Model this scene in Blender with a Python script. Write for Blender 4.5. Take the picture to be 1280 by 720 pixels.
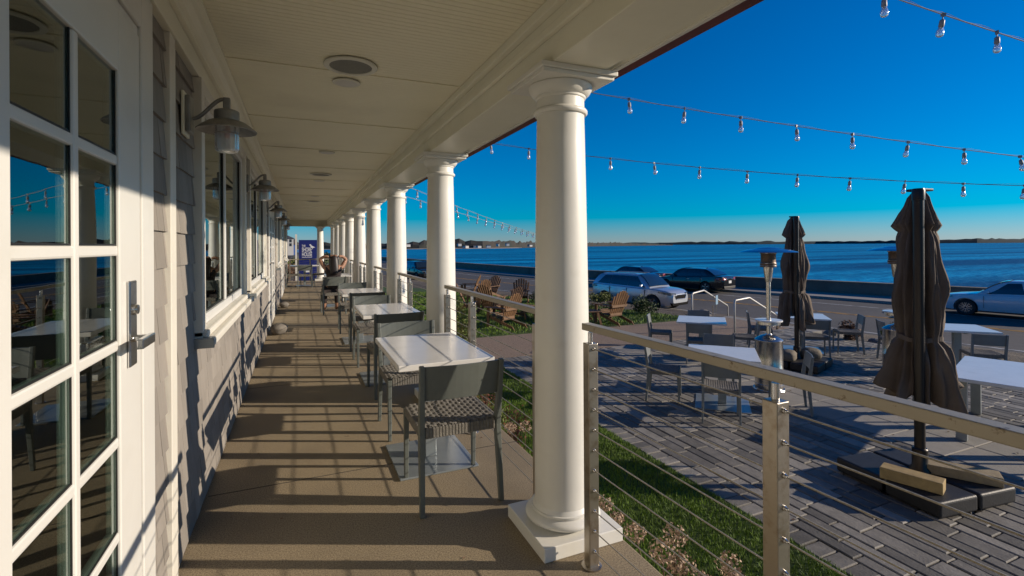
import bpy, bmesh, math, random
from mathutils import Vector, Matrix
random.seed(7)
for o in list(bpy.data.objects): bpy.data.objects.remove(o)
S = bpy.context.scene; C = S.collection
R = math.radians; PI = math.pi
# ------------------------------------------------------------------ camera
EYE = 1.418
cam = bpy.data.cameras.new('camera'); camo = bpy.data.objects.new('camera', cam); C.objects.link(camo)
cam.sensor_width = 36; cam.lens = 17.21; cam.shift_y = -0.0418; cam.clip_start = 0.05; cam.clip_end = 60000
camo.matrix_world = Matrix.Translation((0, 0, EYE)) @ Matrix.Rotation(R(-23.33), 4, 'Z') @ Matrix.Rotation(R(90), 4, 'X') @ Matrix.Rotation(R(-0.33), 4, 'Z')
S.camera = camo
# ------------------------------------------------------------------ world, sun, exposure
SUN_EL = 17.5; SUN_AZ = 114.2     # clockwise from +Y
w = bpy.data.worlds.new('World'); S.world = w; w.use_nodes = True
nt = w.node_tree; nt.nodes.clear()
sky = nt.nodes.new('ShaderNodeTexSky'); sky.sky_type = 'NISHITA'; sky.sun_disc = False
sky.sun_elevation = R(SUN_EL); sky.sun_rotation = R(SUN_AZ); sky.air_density = 1.0; sky.dust_density = 0.05; sky.ozone_density = 6.0
# grade of the clear polarised sky: deeper blue away from the horizon
sep = nt.nodes.new('ShaderNodeSeparateColor'); com = nt.nodes.new('ShaderNodeCombineColor')
def mth(op, a, b):
    m = nt.nodes.new('ShaderNodeMath'); m.operation = op
    for k, v in enumerate((a, b)):
        if isinstance(v, (int, float)): m.inputs[k].default_value = v
        else: nt.links.new(v, m.inputs[k])
    return m.outputs[0]
nt.links.new(sky.outputs[0], sep.inputs[0])
r_ = mth('MAXIMUM', mth('SUBTRACT', mth('MULTIPLY', sep.outputs[0], 2.3), mth('MULTIPLY', sep.outputs[2], 1.28)), 0.0)
nt.links.new(mth('MULTIPLY', r_, 0.95), com.inputs[0]); nt.links.new(mth('MAXIMUM', mth('SUBTRACT', mth('MULTIPLY', sep.outputs[1], 1.6), mth('MULTIPLY', sep.outputs[2], 0.2)), mth('MULTIPLY', r_, 1.16)), com.inputs[1]); nt.links.new(mth('MAXIMUM', mth('MULTIPLY', sep.outputs[2], 1.90), mth('MULTIPLY', r_, 1.32)), com.inputs[2])
bg = nt.nodes.new('ShaderNodeBackground'); bg.inputs['Strength'].default_value = 0.05
wo = nt.nodes.new('ShaderNodeOutputWorld')
nt.links.new(com.outputs[0], bg.inputs['Color']); nt.links.new(bg.outputs[0], wo.inputs['Surface'])
sl = bpy.data.lights.new('sun', 'SUN'); sl.energy = 5.0; sl.angle = R(0.53); sl.color = (1.0, 0.86, 0.69)
so = bpy.data.objects.new('sun', sl); C.objects.link(so)
sd = Vector((math.sin(R(SUN_AZ)) * math.cos(R(SUN_EL)), math.cos(R(SUN_AZ)) * math.cos(R(SUN_EL)), math.sin(R(SUN_EL))))
so.rotation_euler = sd.to_track_quat('Z', 'Y').to_euler(); so.location = (8, -6, 8)
S.view_settings.view_transform = 'Standard'; S.view_settings.look = 'None'
S.view_settings.exposure = 0.26; S.view_settings.gamma = 1.0
S.render.engine = 'CYCLES'
S.cycles.max_bounces = 8; S.cycles.transparent_max_bounces = 16

# ------------------------------------------------------------------ materials
ALB = 0.84
def mat(name, col, rough=0.5, metal=0.0, var=0.0, scale=8.0, bump=0.0, bscale=60.0, island=0.0, col2=None, spec=0.5,
        coat=0.0, trans=0.0, ior=1.45, emit=None, stretch=(1, 1, 1), rvar=0.0, bdist=0.01, sharp=None):
    if metal < .3 and trans < .3 and name not in ('ceiling_paint', 'trim_paint'):
        col = tuple(x * ALB for x in col); col2 = tuple(x * ALB for x in col2) if col2 else None
    m = bpy.data.materials.new(name); m.use_nodes = True; n = m.node_tree; p = n.nodes['Principled BSDF']
    p.inputs['Roughness'].default_value = rough; p.inputs['Metallic'].default_value = metal
    p.inputs['Specular IOR Level'].default_value = spec; p.inputs['Coat Weight'].default_value = coat
    p.inputs['Coat Roughness'].default_value = 0.05
    p.inputs['Transmission Weight'].default_value = trans; p.inputs['IOR'].default_value = ior
    c = (*col, 1); p.inputs['Base Color'].default_value = c
    L = n.links.new
    tc = n.nodes.new('ShaderNodeTexCoord'); mp = n.nodes.new('ShaderNodeMapping'); mp.inputs['Scale'].default_value = stretch
    L(tc.outputs['Object'], mp.inputs['Vector'])
    out = None
    if var or col2:
        no = n.nodes.new('ShaderNodeTexNoise'); no.inputs['Scale'].default_value = scale; no.inputs['Detail'].default_value = 6
        no.inputs['Roughness'].default_value = 0.65
        L(mp.outputs[0], no.inputs['Vector'])
        rp = n.nodes.new('ShaderNodeValToRGB')
        a, b = sharp if sharp else (0.3, 0.7)
        rp.color_ramp.elements[0].position = a; rp.color_ramp.elements[1].position = b
        c2 = col2 if col2 else tuple(max(0, x * (1 - var)) for x in col)
        c1 = col if col2 else tuple(min(1, x * (1 + var * 0.6)) for x in col)
        rp.color_ramp.elements[0].color = (*c2, 1); rp.color_ramp.elements[1].color = (*c1, 1)
        L(no.outputs['Fac'], rp.inputs['Fac']); out = rp.outputs['Color']
        if rvar:
            mr = n.nodes.new('ShaderNodeMapRange'); mr.inputs['To Min'].default_value = max(0.02, rough - rvar); mr.inputs['To Max'].default_value = rough + rvar
            L(no.outputs['Fac'], mr.inputs['Value']); L(mr.outputs[0], p.inputs['Roughness'])
    if island:
        ge = n.nodes.new('ShaderNodeNewGeometry'); h = n.nodes.new('ShaderNodeHueSaturation')
        mr = n.nodes.new('ShaderNodeMapRange'); mr.inputs['To Min'].default_value = 1 - island; mr.inputs['To Max'].default_value = 1 + island
        L(ge.outputs['Random Per Island'], mr.inputs['Value']); L(mr.outputs[0], h.inputs['Value'])
        if out: L(out, h.inputs['Color'])
        else: h.inputs['Color'].default_value = c
        out = h.outputs['Color']
    if out: L(out, p.inputs['Base Color'])
    if bump:
        nb = n.nodes.new('ShaderNodeTexNoise'); nb.inputs['Scale'].default_value = bscale; nb.inputs['Detail'].default_value = 5
        L(mp.outputs[0], nb.inputs['Vector'])
        bp = n.nodes.new('ShaderNodeBump'); bp.inputs['Strength'].default_value = bump; bp.inputs['Distance'].default_value = bdist
        L(nb.outputs['Fac'], bp.inputs['Height']); L(bp.outputs[0], p.inputs['Normal'])
    if emit:
        p.inputs['Emission Color'].default_value = (*emit[0], 1); p.inputs['Emission Strength'].default_value = emit[1]
    return m
M = {}
M['paint'] = mat('white_paint', (.76, .73, .65), .42, var=.06, scale=3, bump=.05, bscale=40)
M['column'] = mat('column_paint', (.83, .81, .74), .38, var=.05, scale=2.5, bump=.04, bscale=25)
M['ceil'] = mat('ceiling_paint', (.80, .75, .57), .5, var=.04, scale=1.2)
M['frieze'] = mat('trim_paint', (.74, .71, .58), .45, var=.05, scale=3)
M['shingle'] = mat('shingle', (.285, .258, .228), .75, var=.16, scale=5, bump=.5, bscale=30, island=.13, stretch=(1, 1, .18))
M['redwood'] = mat('gutter_brown', (.12, .028, .016), .45, var=.2, scale=6)
M['shingleroof'] = mat('roof_shingle', (.10, .095, .09), .9, var=.3, scale=20, bump=.5)
M['doorpaint'] = mat('door_paint', (.74, .73, .69), .3, var=.04, scale=3)
M['vinyl'] = mat('window_vinyl', (.70, .70, .68), .35, var=.05, scale=4)
M['gasket'] = mat('black_gasket', (.015, .015, .015), .5, var=.2)
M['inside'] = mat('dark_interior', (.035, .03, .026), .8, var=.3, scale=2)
M['steel'] = mat('brushed_steel', (.42, .375, .31), .34, .9, col2=(.28, .22, .155), scale=14, bump=.06, bscale=90, sharp=(.3, .5), rvar=.08)
M['steelrail'] = mat('weathered_steel_rail', (.36, .32, .25), .48, .45, col2=(.13, .085, .045), scale=30, bump=.08, bscale=60, sharp=(.29, .38), rvar=.1)
M['chrome'] = mat('satin_nickel', (.62, .62, .62), .22, 1.0, var=.15, scale=20)
M['cable'] = mat('steel_cable', (.42, .38, .31), .5, .5, var=.3, scale=120)
M['lampmetal'] = mat('galvanised_bronze', (.30, .29, .275), .42, .6, var=.3, scale=16, rvar=.1)
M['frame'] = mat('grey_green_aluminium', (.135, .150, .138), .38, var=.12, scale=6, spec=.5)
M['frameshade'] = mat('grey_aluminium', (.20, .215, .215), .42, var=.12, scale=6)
M['weave'] = mat('woven_rope', (.20, .185, .16), .75, var=.35, scale=45, bump=.4, bscale=180)
M['tabletop'] = mat('white_tabletop', (.80, .79, .77), .27, var=.05, scale=4, coat=.12)
M['tablesteel'] = mat('grey_table_base', (.27, .30, .31), .28, .4, var=.12, scale=5)
M['floor'] = mat('aggregate_concrete', (.42, .34, .22), .85, col2=(.16, .12, .075), scale=150, bump=.3, bscale=220, sharp=(.36, .62), bdist=.004)
M['floorbig'] = None
M['grass'] = mat('lawn_grass', (.06, .10, .012), .85, var=.4, scale=3, bump=.6, bscale=60)
M['blade'] = mat('grass_blade', (.125, .22, .008), .65, var=.4, scale=1.5, island=.35)
M['mulch'] = mat('mulch', (.035, .02, .013), .95, var=.5, scale=25, bump=1, bscale=45, bdist=.03)
M['paver'] = mat('concrete_paver', (.225, .208, .18), .72, var=.28, scale=9, bump=.35, bscale=50, island=.48)
M['joint'] = mat('paver_joint_sand', (.055, .05, .045), .95, var=.3, scale=30)
M['slab'] = mat('pale_concrete_slab', (.30, .28, .245), .8, var=.12, scale=7, bump=.3, bscale=60, island=.07)
M['path'] = mat('pebble_path', (.36, .27, .20), .9, col2=(.16, .11, .075), scale=60, bump=.8, bscale=70, sharp=(.35, .65))
M['asphalt'] = mat('asphalt', (.085, .08, .076), .85, var=.25, scale=2.5, bump=.3, bscale=120)
M['dirt'] = mat('bank_soil', (.13, .10, .07), .95, var=.4, scale=2.5, bump=.8, bscale=15, bdist=.05)
M['yellow'] = mat('yellow_road_paint', (.62, .33, .05), .7, var=.25, scale=10)
M['whiteline'] = mat('white_road_paint', (.62, .62, .60), .7, var=.25, scale=10)
M['kerb'] = mat('granite_kerb', (.33, .31, .29), .8, var=.2, scale=8)
M['walk'] = mat('sidewalk_concrete', (.30, .28, .26), .85, var=.15, scale=2)
M['seawall'] = mat('seawall_concrete', (.21, .175, .14), .85, var=.2, scale=1.5, bump=.3, bscale=8)
M['wood'] = mat('weathered_cedar', (.19, .10, .045), .7, var=.35, scale=9, bump=.3, bscale=40, stretch=(1, 1, 1), island=.18)
M['timber'] = mat('sawn_timber', (.42, .30, .13), .75, var=.3, scale=9, bump=.3, bscale=30)
M['canvas'] = mat('taupe_canvas', (.145, .110, .084), .85, var=.18, scale=5, bump=.3, bscale=90)
M['pole'] = mat('bronze_pole', (.035, .03, .028), .35, .6, var=.2, scale=5)
M['blackplastic'] = mat('black_ballast', (.02, .02, .021), .55, var=.4, scale=14, bump=.2)
M['sack'] = mat('burlap_sack', (.19, .16, .12), .9, var=.3, scale=20, bump=.6)
M['heater'] = mat('stainless_heater', (.55, .53, .50), .25, 1.0, var=.2, scale=9, rvar=.08)
M['hood'] = mat('heater_hood', (.60, .63, .68), .22, 1.0, var=.12, scale=5)
M['mesh'] = mat('heater_mesh', (.14, .10, .075), .5, .8, var=.4, scale=70)
M['rubber'] = mat('tyre_rubber', (.018, .018, .018), .75, var=.2)
M['rim'] = mat('alloy_rim', (.55, .55, .56), .25, .9, var=.1)
M['carglass'] = mat('car_glass', (.012, .018, .02), .06, spec=.8, coat=1, var=.1)
M['paintsilver'] = mat('silver_car_paint', (.50, .53, .57), .28, .55, var=.03, coat=1)
M['paintblack'] = mat('black_car_paint', (.012, .012, .014), .25, .2, var=.1, coat=1)
M['paintnavy'] = mat('dark_blue_car_paint', (.012, .014, .022), .25, .2, var=.1, coat=1)
M['paintwhite'] = mat('white_car_paint', (.62, .68, .74), .28, 0, var=.03, coat=1)
M['plastic'] = mat('black_car_trim', (.02, .02, .02), .5, var=.2)
M['redlamp'] = mat('red_lamp_lens', (.45, .02, .02), .15, var=.1, coat=1)
M['clearlamp'] = mat('headlamp_lens', (.75, .78, .8), .1, .3, var=.1, coat=1)
M['plate'] = mat('number_plate', (.7, .7, .68), .5, var=.05)
M['skin'] = mat('skin', (.36, .19, .12), .55, var=.12, scale=12)
M['hair'] = mat('dark_hair', (.012, .008, .007), .45, var=.4, scale=40, stretch=(1, 1, .15))
M['cloth'] = mat('dark_clothing', (.03, .022, .022), .85, var=.3, scale=9)
M['signblue'] = mat('navy_sign_panel', (.012, .022, .16), .45, var=.08, scale=3)
M['signwhite'] = mat('white_lettering', (.8, .8, .8), .5, var=.03)
M['stone'] = mat('grey_boulder', (.20, .18, .155), .85, var=.35, scale=9, bump=.7, bscale=20)
M['bulbglass'] = mat('clear_bulb_glass', (.92, .93, .94), .08, trans=.72, ior=1.3)
M['socket'] = mat('grey_lamp_socket', (.30, .29, .28), .5, var=.2)
M['wire'] = mat('grey_string_cable', (.32, .31, .30), .5, var=.2)
M['lampglass'] = mat('ribbed_lamp_glass', (.72, .76, .80), .28, trans=.75, ior=1.2, bump=.1, bscale=80)
M['filament'] = mat('amber_bulb', (.55, .20, .08), .3, trans=.3)
M['cargrille'] = mat('black_car_grille', (.005, .005, .005), .7, var=.2, spec=.08)
M['darklamp'] = mat('dark_headlamp', (.16, .18, .20), .12, .4, var=.3, scale=30, coat=1)
M['grille'] = mat('grey_speaker_mesh', (.22, .22, .20), .7, var=.25, scale=300)
M['fixture'] = mat('fixture_white', (.70, .68, .58), .4, var=.04)
M['leaf'] = mat('green_leaves', (.055, .085, .022), .7, island=.5, var=.2, scale=2)
M['leafy'] = mat('yellow_green_leaves', (.13, .15, .03), .7, island=.5, var=.2, scale=2)
M['dryleaf'] = mat('dry_brown_leaves', (.22, .12, .07), .8, island=.4, var=.2, scale=4)
M['drybloom'] = mat('dried_hydrangea_bloom', (.45, .32, .22), .85, island=.4, var=.15, scale=4)
M['redleaf'] = mat('rust_red_leaves', (.22, .065, .035), .8, island=.5, var=.2, scale=4)
M['pinkbloom'] = mat('faded_pink_blooms', (.50, .28, .22), .85, island=.35, var=.2, scale=4)
M['twig'] = mat('twig_bark', (.13, .085, .05), .9, var=.3, scale=20)
M['farwood'] = mat('far_woodland', (.030, .038, .034), .95, col2=(.055, .045, .036), scale=.03, sharp=(.35, .65))
M['farblue'] = mat('distant_shore', (.022, .040, .048), .95, var=.3, scale=.004)  # slight blue of distance haze put into the shore's colour
M['sand'] = mat('beach_sand', (.5, .45, .38), .9, var=.1, scale=.1)
M['farwhite'] = mat('far_house_white', (.55, .53, .50), .8, var=.1, scale=.2)
M['farroof'] = mat('far_house_roof', (.09, .08, .08), .8, var=.2, scale=.2)
M['bluetarp'] = mat('blue_clapboard', (.05, .13, .42), .7, var=.1, scale=2)
M['blackwin'] = mat('dark_window', (.03, .035, .045), .2, var=.1)
M['utility'] = mat('utility_pole_wood', (.11, .085, .065), .9, var=.3, scale=3)
M['yellowc'] = mat('yellow_blooms', (.65, .33, .03), .7, island=.3, var=.1)

# window glass: mirror-like outside daylight over a dark room
def glassmat():
    m = bpy.data.materials.new('window_glass'); m.use_nodes = True; n = m.node_tree; n.nodes.clear(); L = n.links.new
    o = n.nodes.new('ShaderNodeOutputMaterial'); mx = n.nodes.new('ShaderNodeMixShader')
    g = n.nodes.new('ShaderNodeBsdfGlossy'); g.inputs['Roughness'].default_value = .012; g.inputs['Color'].default_value = (.80, .86, .84, 1)
    t = n.nodes.new('ShaderNodeBsdfTransparent'); t.inputs['Color'].default_value = (.55, .62, .60, 1)
    fr = n.nodes.new('ShaderNodeFresnel'); fr.inputs['IOR'].default_value = 1.9
    mr = n.nodes.new('ShaderNodeMapRange'); mr.inputs['To Min'].default_value = .12; mr.inputs['To Max'].default_value = 1.0
    no = n.nodes.new('ShaderNodeTexNoise'); no.inputs['Scale'].default_value = 2.2
    b = n.nodes.new('ShaderNodeBump'); b.inputs['Strength'].default_value = .02; b.inputs['Distance'].default_value = .02
    L(no.outputs['Fac'], b.inputs['Height']); L(b.outputs[0], g.inputs['Normal'])
    L(fr.outputs[0], mr.inputs['Value']); L(mr.outputs[0], mx.inputs['Fac']); L(t.outputs[0], mx.inputs[1]); L(g.outputs[0], mx.inputs[2]); L(mx.outputs[0], o.inputs['Surface'])
    return m
M['glass'] = glassmat()
# sea: wave bump at two scales, patches of ruffled water
def seamat():
    m = bpy.data.materials.new('sea_water'); m.use_nodes = True; n = m.node_tree; p = n.nodes['Principled BSDF']; L = n.links.new
    tc = n.nodes.new('ShaderNodeTexCoord')
    def noise(sc, st, det=6):
        mp = n.nodes.new('ShaderNodeMapping'); mp.inputs['Scale'].default_value = st; mp.inputs['Rotation'].default_value = (0, 0, R(-23))
        no = n.nodes.new('ShaderNodeTexNoise'); no.inputs['Scale'].default_value = sc; no.inputs['Detail'].default_value = det
        L(tc.outputs['Object'], mp.inputs['Vector']); L(mp.outputs[0], no.inputs['Vector']); return no
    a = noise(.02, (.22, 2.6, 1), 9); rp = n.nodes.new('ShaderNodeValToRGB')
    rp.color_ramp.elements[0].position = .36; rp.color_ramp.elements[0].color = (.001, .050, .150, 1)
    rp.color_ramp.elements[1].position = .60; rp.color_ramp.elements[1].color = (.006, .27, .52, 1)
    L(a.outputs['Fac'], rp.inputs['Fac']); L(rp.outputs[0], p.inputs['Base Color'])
    p.inputs['Roughness'].default_value = .42; p.inputs['Specular IOR Level'].default_value = .10
    b1 = noise(.5, (.45, 1.6, 1), 8)
    bp = n.nodes.new('ShaderNodeBump'); bp.inputs['Strength'].default_value = 1.0; bp.inputs['Distance'].default_value = .9
    L(b1.outputs['Fac'], bp.inputs['Height']); L(bp.outputs[0], p.inputs['Normal'])
    return m
M['sea'] = seamat()
# wall joint: floor with large stains mixed in
def stain(m, col, scale, lo, hi):
    col = tuple(x * ALB for x in col)
    n = m.node_tree; p = n.nodes['Principled BSDF']; L = n.links.new
    src = p.inputs['Base Color'].links[0].from_socket
    tc = n.nodes.new('ShaderNodeTexCoord'); no = n.nodes.new('ShaderNodeTexNoise'); no.inputs['Scale'].default_value = scale; no.inputs['Detail'].default_value = 7
    L(tc.outputs['Object'], no.inputs['Vector'])
    mr = n.nodes.new('ShaderNodeMapRange'); mr.inputs['From Min'].default_value = lo; mr.inputs['From Max'].default_value = hi; mr.inputs['To Max'].default_value = .75
    L(no.outputs['Fac'], mr.inputs['Value'])
    mx = n.nodes.new('ShaderNodeMix'); mx.data_type = 'RGBA'; L(mr.outputs[0], mx.inputs[0]); L(src, mx.inputs[6]); mx.inputs[7].default_value = (*col, 1)
    L(mx.outputs[2], p.inputs['Base Color'])
stain(M['floor'], (.17, .135, .092), 1.3, .48, .75)
stain(M['paver'], (.075, .073, .07), .9, .52, .85)
stain(M['asphalt'], (.12, .11, .10), .22, .45, .7)
stain(M['shingle'], (.235, .212, .19), 2.0, .55, .85)
stain(M['column'], (.60, .56, .47), 5.0, .60, .90)
stain(M['doorpaint'], (.62, .60, .55), 4.0, .58, .9)
stain(M['ceil'], (.70, .64, .47), 1.1, .55, .85)
stain(M['tabletop'], (.68, .66, .62), 6.0, .56, .8)
stain(M['whiteline'], (.14, .13, .12), 3.0, .50, .62)
stain(M['yellow'], (.14, .11, .08), 3.0, .50, .62)
stain(M['seawall'], (.09, .07, .05), .7, .5, .75)

# ------------------------------------------------------------------ mesh helpers
class MB:
    def __init__(s): s.v = []; s.f = []
    def add(s, vs, fs):
        o = len(s.v); s.v += [tuple(v) for v in vs]; s.f += [tuple(i + o for i in f) for f in fs]; return s
    def box(s, x0, x1, y0, y1, z0, z1, mtx=None):
        vs = [Vector((x, y, z)) for z in (z0, z1) for y in (y0, y1) for x in (x0, x1)]
        if mtx: vs = [mtx @ v for v in vs]
        return s.add(vs, [(0, 2, 3, 1), (4, 5, 7, 6), (0, 1, 5, 4), (2, 6, 7, 3), (0, 4, 6, 2), (1, 3, 7, 5)])
    def hexa(s, p):   # eight points, bottom ring 0-3 counterclockwise from above, top ring 4-7
        return s.add(p, [(3, 2, 1, 0), (4, 5, 6, 7), (0, 1, 5, 4), (1, 2, 6, 5), (2, 3, 7, 6), (3, 0, 4, 7)])
    def bar(s, a, b, wx, wy, wx2=None, wy2=None, up=(0, 0, 1)):
        a = Vector(a); b = Vector(b); d = (b - a).normalized(); u = Vector(up)
        if abs(d.dot(u)) > .95: u = Vector((0, 1, 0))
        x = d.cross(u).normalized(); y = x.cross(d).normalized()
        wx2 = wx if wx2 is None else wx2; wy2 = wy if wy2 is None else wy2
        ps = [a + x * sx * wx / 2 + y * sy * wy / 2 for sx, sy in ((-1, -1), (1, -1), (1, 1), (-1, 1))]
        ps += [b + x * sx * wx2 / 2 + y * sy * wy2 / 2 for sx, sy in ((-1, -1), (1, -1), (1, 1), (-1, 1))]
        return s.hexa(ps)
    def tube(s, pts, r, seg=8, cap=True):
        pts = [Vector(p) for p in pts]; n = len(pts); rs = r if isinstance(r, (list, tuple)) else [r] * n
        o = len(s.v); px = None
        for i, p in enumerate(pts):
            t = (pts[min(i + 1, n - 1)] - pts[max(i - 1, 0)]).normalized()
            if px is None:
                px = t.cross(Vector((0, 0, 1)) if abs(t.z) < .9 else Vector((1, 0, 0))).normalized()
            px = (px - t * px.dot(t)).normalized(); py = t.cross(px)
            for k in range(seg):
                a = 2 * PI * k / seg; s.v.append(tuple(p + (px * math.cos(a) + py * math.sin(a)) * rs[i]))
        for i in range(n - 1):
            for k in range(seg):
                k2 = (k + 1) % seg; s.f.append((o + i * seg + k, o + i * seg + k2, o + (i + 1) * seg + k2, o + (i + 1) * seg + k))
        if cap:
            s.f.append(tuple(o + k for k in range(seg))[::-1]); s.f.append(tuple(o + (n - 1) * seg + k for k in range(seg)))
        return s
    def lathe(s, prof, seg=32, c=(0, 0, 0), mtx=None, cap=True):
        o = len(s.v); c = Vector(c)
        for r, z in prof:
            for k in range(seg):
                a = 2 * PI * k / seg; v = Vector((r * math.cos(a), r * math.sin(a), z))
                if mtx: v = mtx @ v
                s.v.append(tuple(v + c))
        for i in range(len(prof) - 1):
            for k in range(seg):
                k2 = (k + 1) % seg; s.f.append((o + i * seg + k, o + i * seg + k2, o + (i + 1) * seg + k2, o + (i + 1) * seg + k))
        if cap:
            s.f.append(tuple(o + k for k in range(seg))[::-1]); s.f.append(tuple(o + (len(prof) - 1) * seg + k for k in range(seg)))
        return s
    def prism(s, poly, z0, z1, mtx=None):
        n = len(poly); vs = [Vector((x, y, z)) for z in (z0, z1) for x, y in poly]
        if mtx: vs = [mtx @ v for v in vs]
        return s.add(vs, [tuple(range(n))[::-1], tuple(range(n, 2 * n))] + [(i, (i + 1) % n, n + (i + 1) % n, n + i) for i in range(n)])
    def build(s, name, m, parent=None, smooth=False, bevel=0, bseg=2, label=None):
        me = bpy.data.meshes.new(name); me.from_pydata(s.v, [], s.f); me.update()
        o = bpy.data.objects.new(name, me); C.objects.link(o); me.materials.append(M[m] if isinstance(m, str) else m)
        if parent: o.parent = parent
        if smooth:
            me.polygons.foreach_set('use_smooth', [True] * len(me.polygons))
            if smooth != 'all':
                try: me.set_sharp_from_angle(angle=R(38))
                except Exception: pass
        if bevel:
            b = o.modifiers.new('bevel', 'BEVEL'); b.width = bevel; b.segments = bseg; b.limit_method = 'ANGLE'; b.angle_limit = R(35)
        if label: o['label'] = label
        return o
def thing(name, label, cat, loc=(0, 0, 0), rotz=0, group=None):
    o = bpy.data.objects.new(name, None); C.objects.link(o); o.location = loc; o.rotation_euler = (0, 0, rotz)
    o.empty_display_size = .1
    o['label'] = label; o['category'] = cat
    if group: o['group'] = group
    return o
def tag(o, label, cat, group=None, kind=None):
    o['label'] = label; o['category'] = cat
    if group: o['group'] = group
    if kind: o['kind'] = kind
    return o
def struct(name, mb, m, kind='structure', label=None, **k):
    o = mb.build(name, m, **k); o['kind'] = kind
    if label: o['label'] = label
    return o
def copy_tree(o, parent=None, keep=True):
    c = o.copy(); C.objects.link(c)
    if parent: c.parent = parent
    for ch in list(o.children): copy_tree(ch, c)
    return c
def dup(root, loc, rotz, label, group=None):
    kids = list(root.children)
    c = root.copy(); C.objects.link(c); c.location = loc; c.rotation_euler = (0, 0, rotz); c['label'] = label
    if group: c['group'] = group
    for k in kids: copy_tree(k, c)
    return c
class Maker:
    """first call moves the prototype, later calls copy it"""
    def __init__(s, fn): s.fn = fn; s.root = None
    def __call__(s, loc, rotz, label, group=None):
        if s.root is None:
            s.root = s.fn(); r = s.root; r.location = loc; r.rotation_euler = (0, 0, rotz); r['label'] = label
            if group: r['group'] = group
            return r
        return dup(s.root, loc, rotz, label, group)
def foliage(mb, c, rx, ry, rz, n, size, jitter=.35, clumps=9, shell=.45, flat=1.0):
    """leaf-sized faces in clumps through a volume"""
    cs = []
    for _ in range(clumps):
        d = Vector((random.gauss(0, 1), random.gauss(0, 1), random.gauss(0, .9))).normalized() * random.uniform(.25, .8)
        cs.append((d, random.uniform(.3, .55)))
    for _ in range(n):
        d, r = random.choice(cs)
        p = d + Vector((random.gauss(0, 1), random.gauss(0, 1), random.gauss(0, 1))).normalized() * r * random.uniform(shell, 1.0)
        p = Vector((p.x * rx, p.y * ry, p.z * rz)) + Vector(c)
        s = size * random.uniform(.6, 1.4)
        a = Vector((random.gauss(0, 1), random.gauss(0, 1), random.gauss(0, .7) * flat)).normalized(); b = a.cross(Vector((random.gauss(0, 1), random.gauss(0, 1), random.gauss(0, 1)))).normalized()
        mb.add([p - a * s, p + b * s * .45, p + a * s, p - b * s * .45], [(0, 1, 2, 3)])
    return mb

# ------------------------------------------------------------------ levels
GZ = -0.88      # lawn and patio
RZ = -1.58      # road
SZ = -4.6       # sea
def interp(tbl, y):
    for (a, xa), (b, xb) in zip(tbl, tbl[1:]):
        if y <= b:
            t = max(0, min(1, (y - a) / (b - a))); return xa + (xb - xa) * t
    return tbl[-1][1]
def smooth_tbl(tbl, lo, hi, step=1.5):
    # Catmull-Rom resample
    ys = []; y = lo; pts = []
    P = [(tbl[0][0] - 10, tbl[0][1])] + tbl + [(tbl[-1][0] + 10, tbl[-1][1])]
    out = []
    while y <= hi:
        acc = 0; wsum = 0
        for k in range(-4, 5):
            ww = math.exp(-(k / 2.2) ** 2); acc += ww * interp(tbl, y + k * 1.6); wsum += ww
        out.append((y, acc / wsum)); y += step if y < 100 else 8
    return out
WALL = [(-120, 60), (-60, 48), (-20, 38.5), (0, 33.8), (13.9, 30), (21.3, 27.8), (30, 24.8), (35.9, 22.8), (42.4, 20.8), (62, 18.6), (84, 16.6), (150, 9), (300, -25), (500, -90)]
ROAD = [(-120, 50), (-60, 38), (-20, 28.6), (0, 24.0), (10.1, 21.9), (15.9, 20.7), (21, 19.6), (30, 16.6), (42, 13.3), (62, 10.6), (84, 8.6), (150, 1.5), (300, -33), (500, -98)]
WT = smooth_tbl(WALL, -110, 480); RT = smooth_tbl(ROAD, -110, 480)
def strip(tbl, off0, off1, z, z2=None):
    mb = MB(); vs = []; z2 = z if z2 is None else z2
    for y, x in tbl: vs += [(x + off0, y, z), (x + off1, y, z2)]
    return mb.add(vs, [(2 * i, 2 * i + 1, 2 * i + 3, 2 * i + 2) for i in range(len(tbl) - 1)])
def solid_strip(mb, tbl, off0, off1, z0, z1):
    vs = []
    for y, x in tbl: vs += [(x + off0, y, z0), (x + off1, y, z0), (x + off1, y, z1), (x + off0, y, z1)]
    fs = []
    for i in range(len(tbl) - 1):
        a = 4 * i; b = a + 4
        for k in range(4): fs.append((a + k, a + (k + 1) % 4, b + (k + 1) % 4, b + k))
    fs += [(0, 3, 2, 1), tuple(4 * (len(tbl) - 1) + k for k in range(4))]
    return mb.add(vs, fs)

# ------------------------------------------------------------------ the setting
land = MB(); vs = []
for y, x in WT: vs += [(-400, y, RZ - .06), (x + .05, y, RZ - .06)]
land.add(vs, [(2 * i, 2 * i + 1, 2 * i + 3, 2 * i + 2) for i in range(len(WT) - 1)])
struct('ground', land, 'dirt')
struct('road', strip(RT, -4.9, 4.3, RZ), 'asphalt')
pk = strip(RT, 4.3, 5.6, RZ + .001)   # parking lane beyond the white line
struct('parking_lane', pk, 'asphalt')
mk = MB(); 
for a, b in ((-.16, -.05), (.05, .16)):
    s_ = strip(RT, a, b, RZ + .006); mk.add(s_.v, s_.f)
struct('yellow_centre_line', mk, 'yellow')
struct('road_edge_line', strip(RT, 3.3, 3.42, RZ + .006), 'whiteline')
struct('near_edge_line', strip(RT, -4.45, -4.33, RZ + .006), 'whiteline')
k_ = MB(); solid_strip(k_, [(y, x) for y, x in RT if y < 300], 5.6, 5.8, RZ - .1, RZ + .13); struct('kerb', k_, 'kerb')
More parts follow.
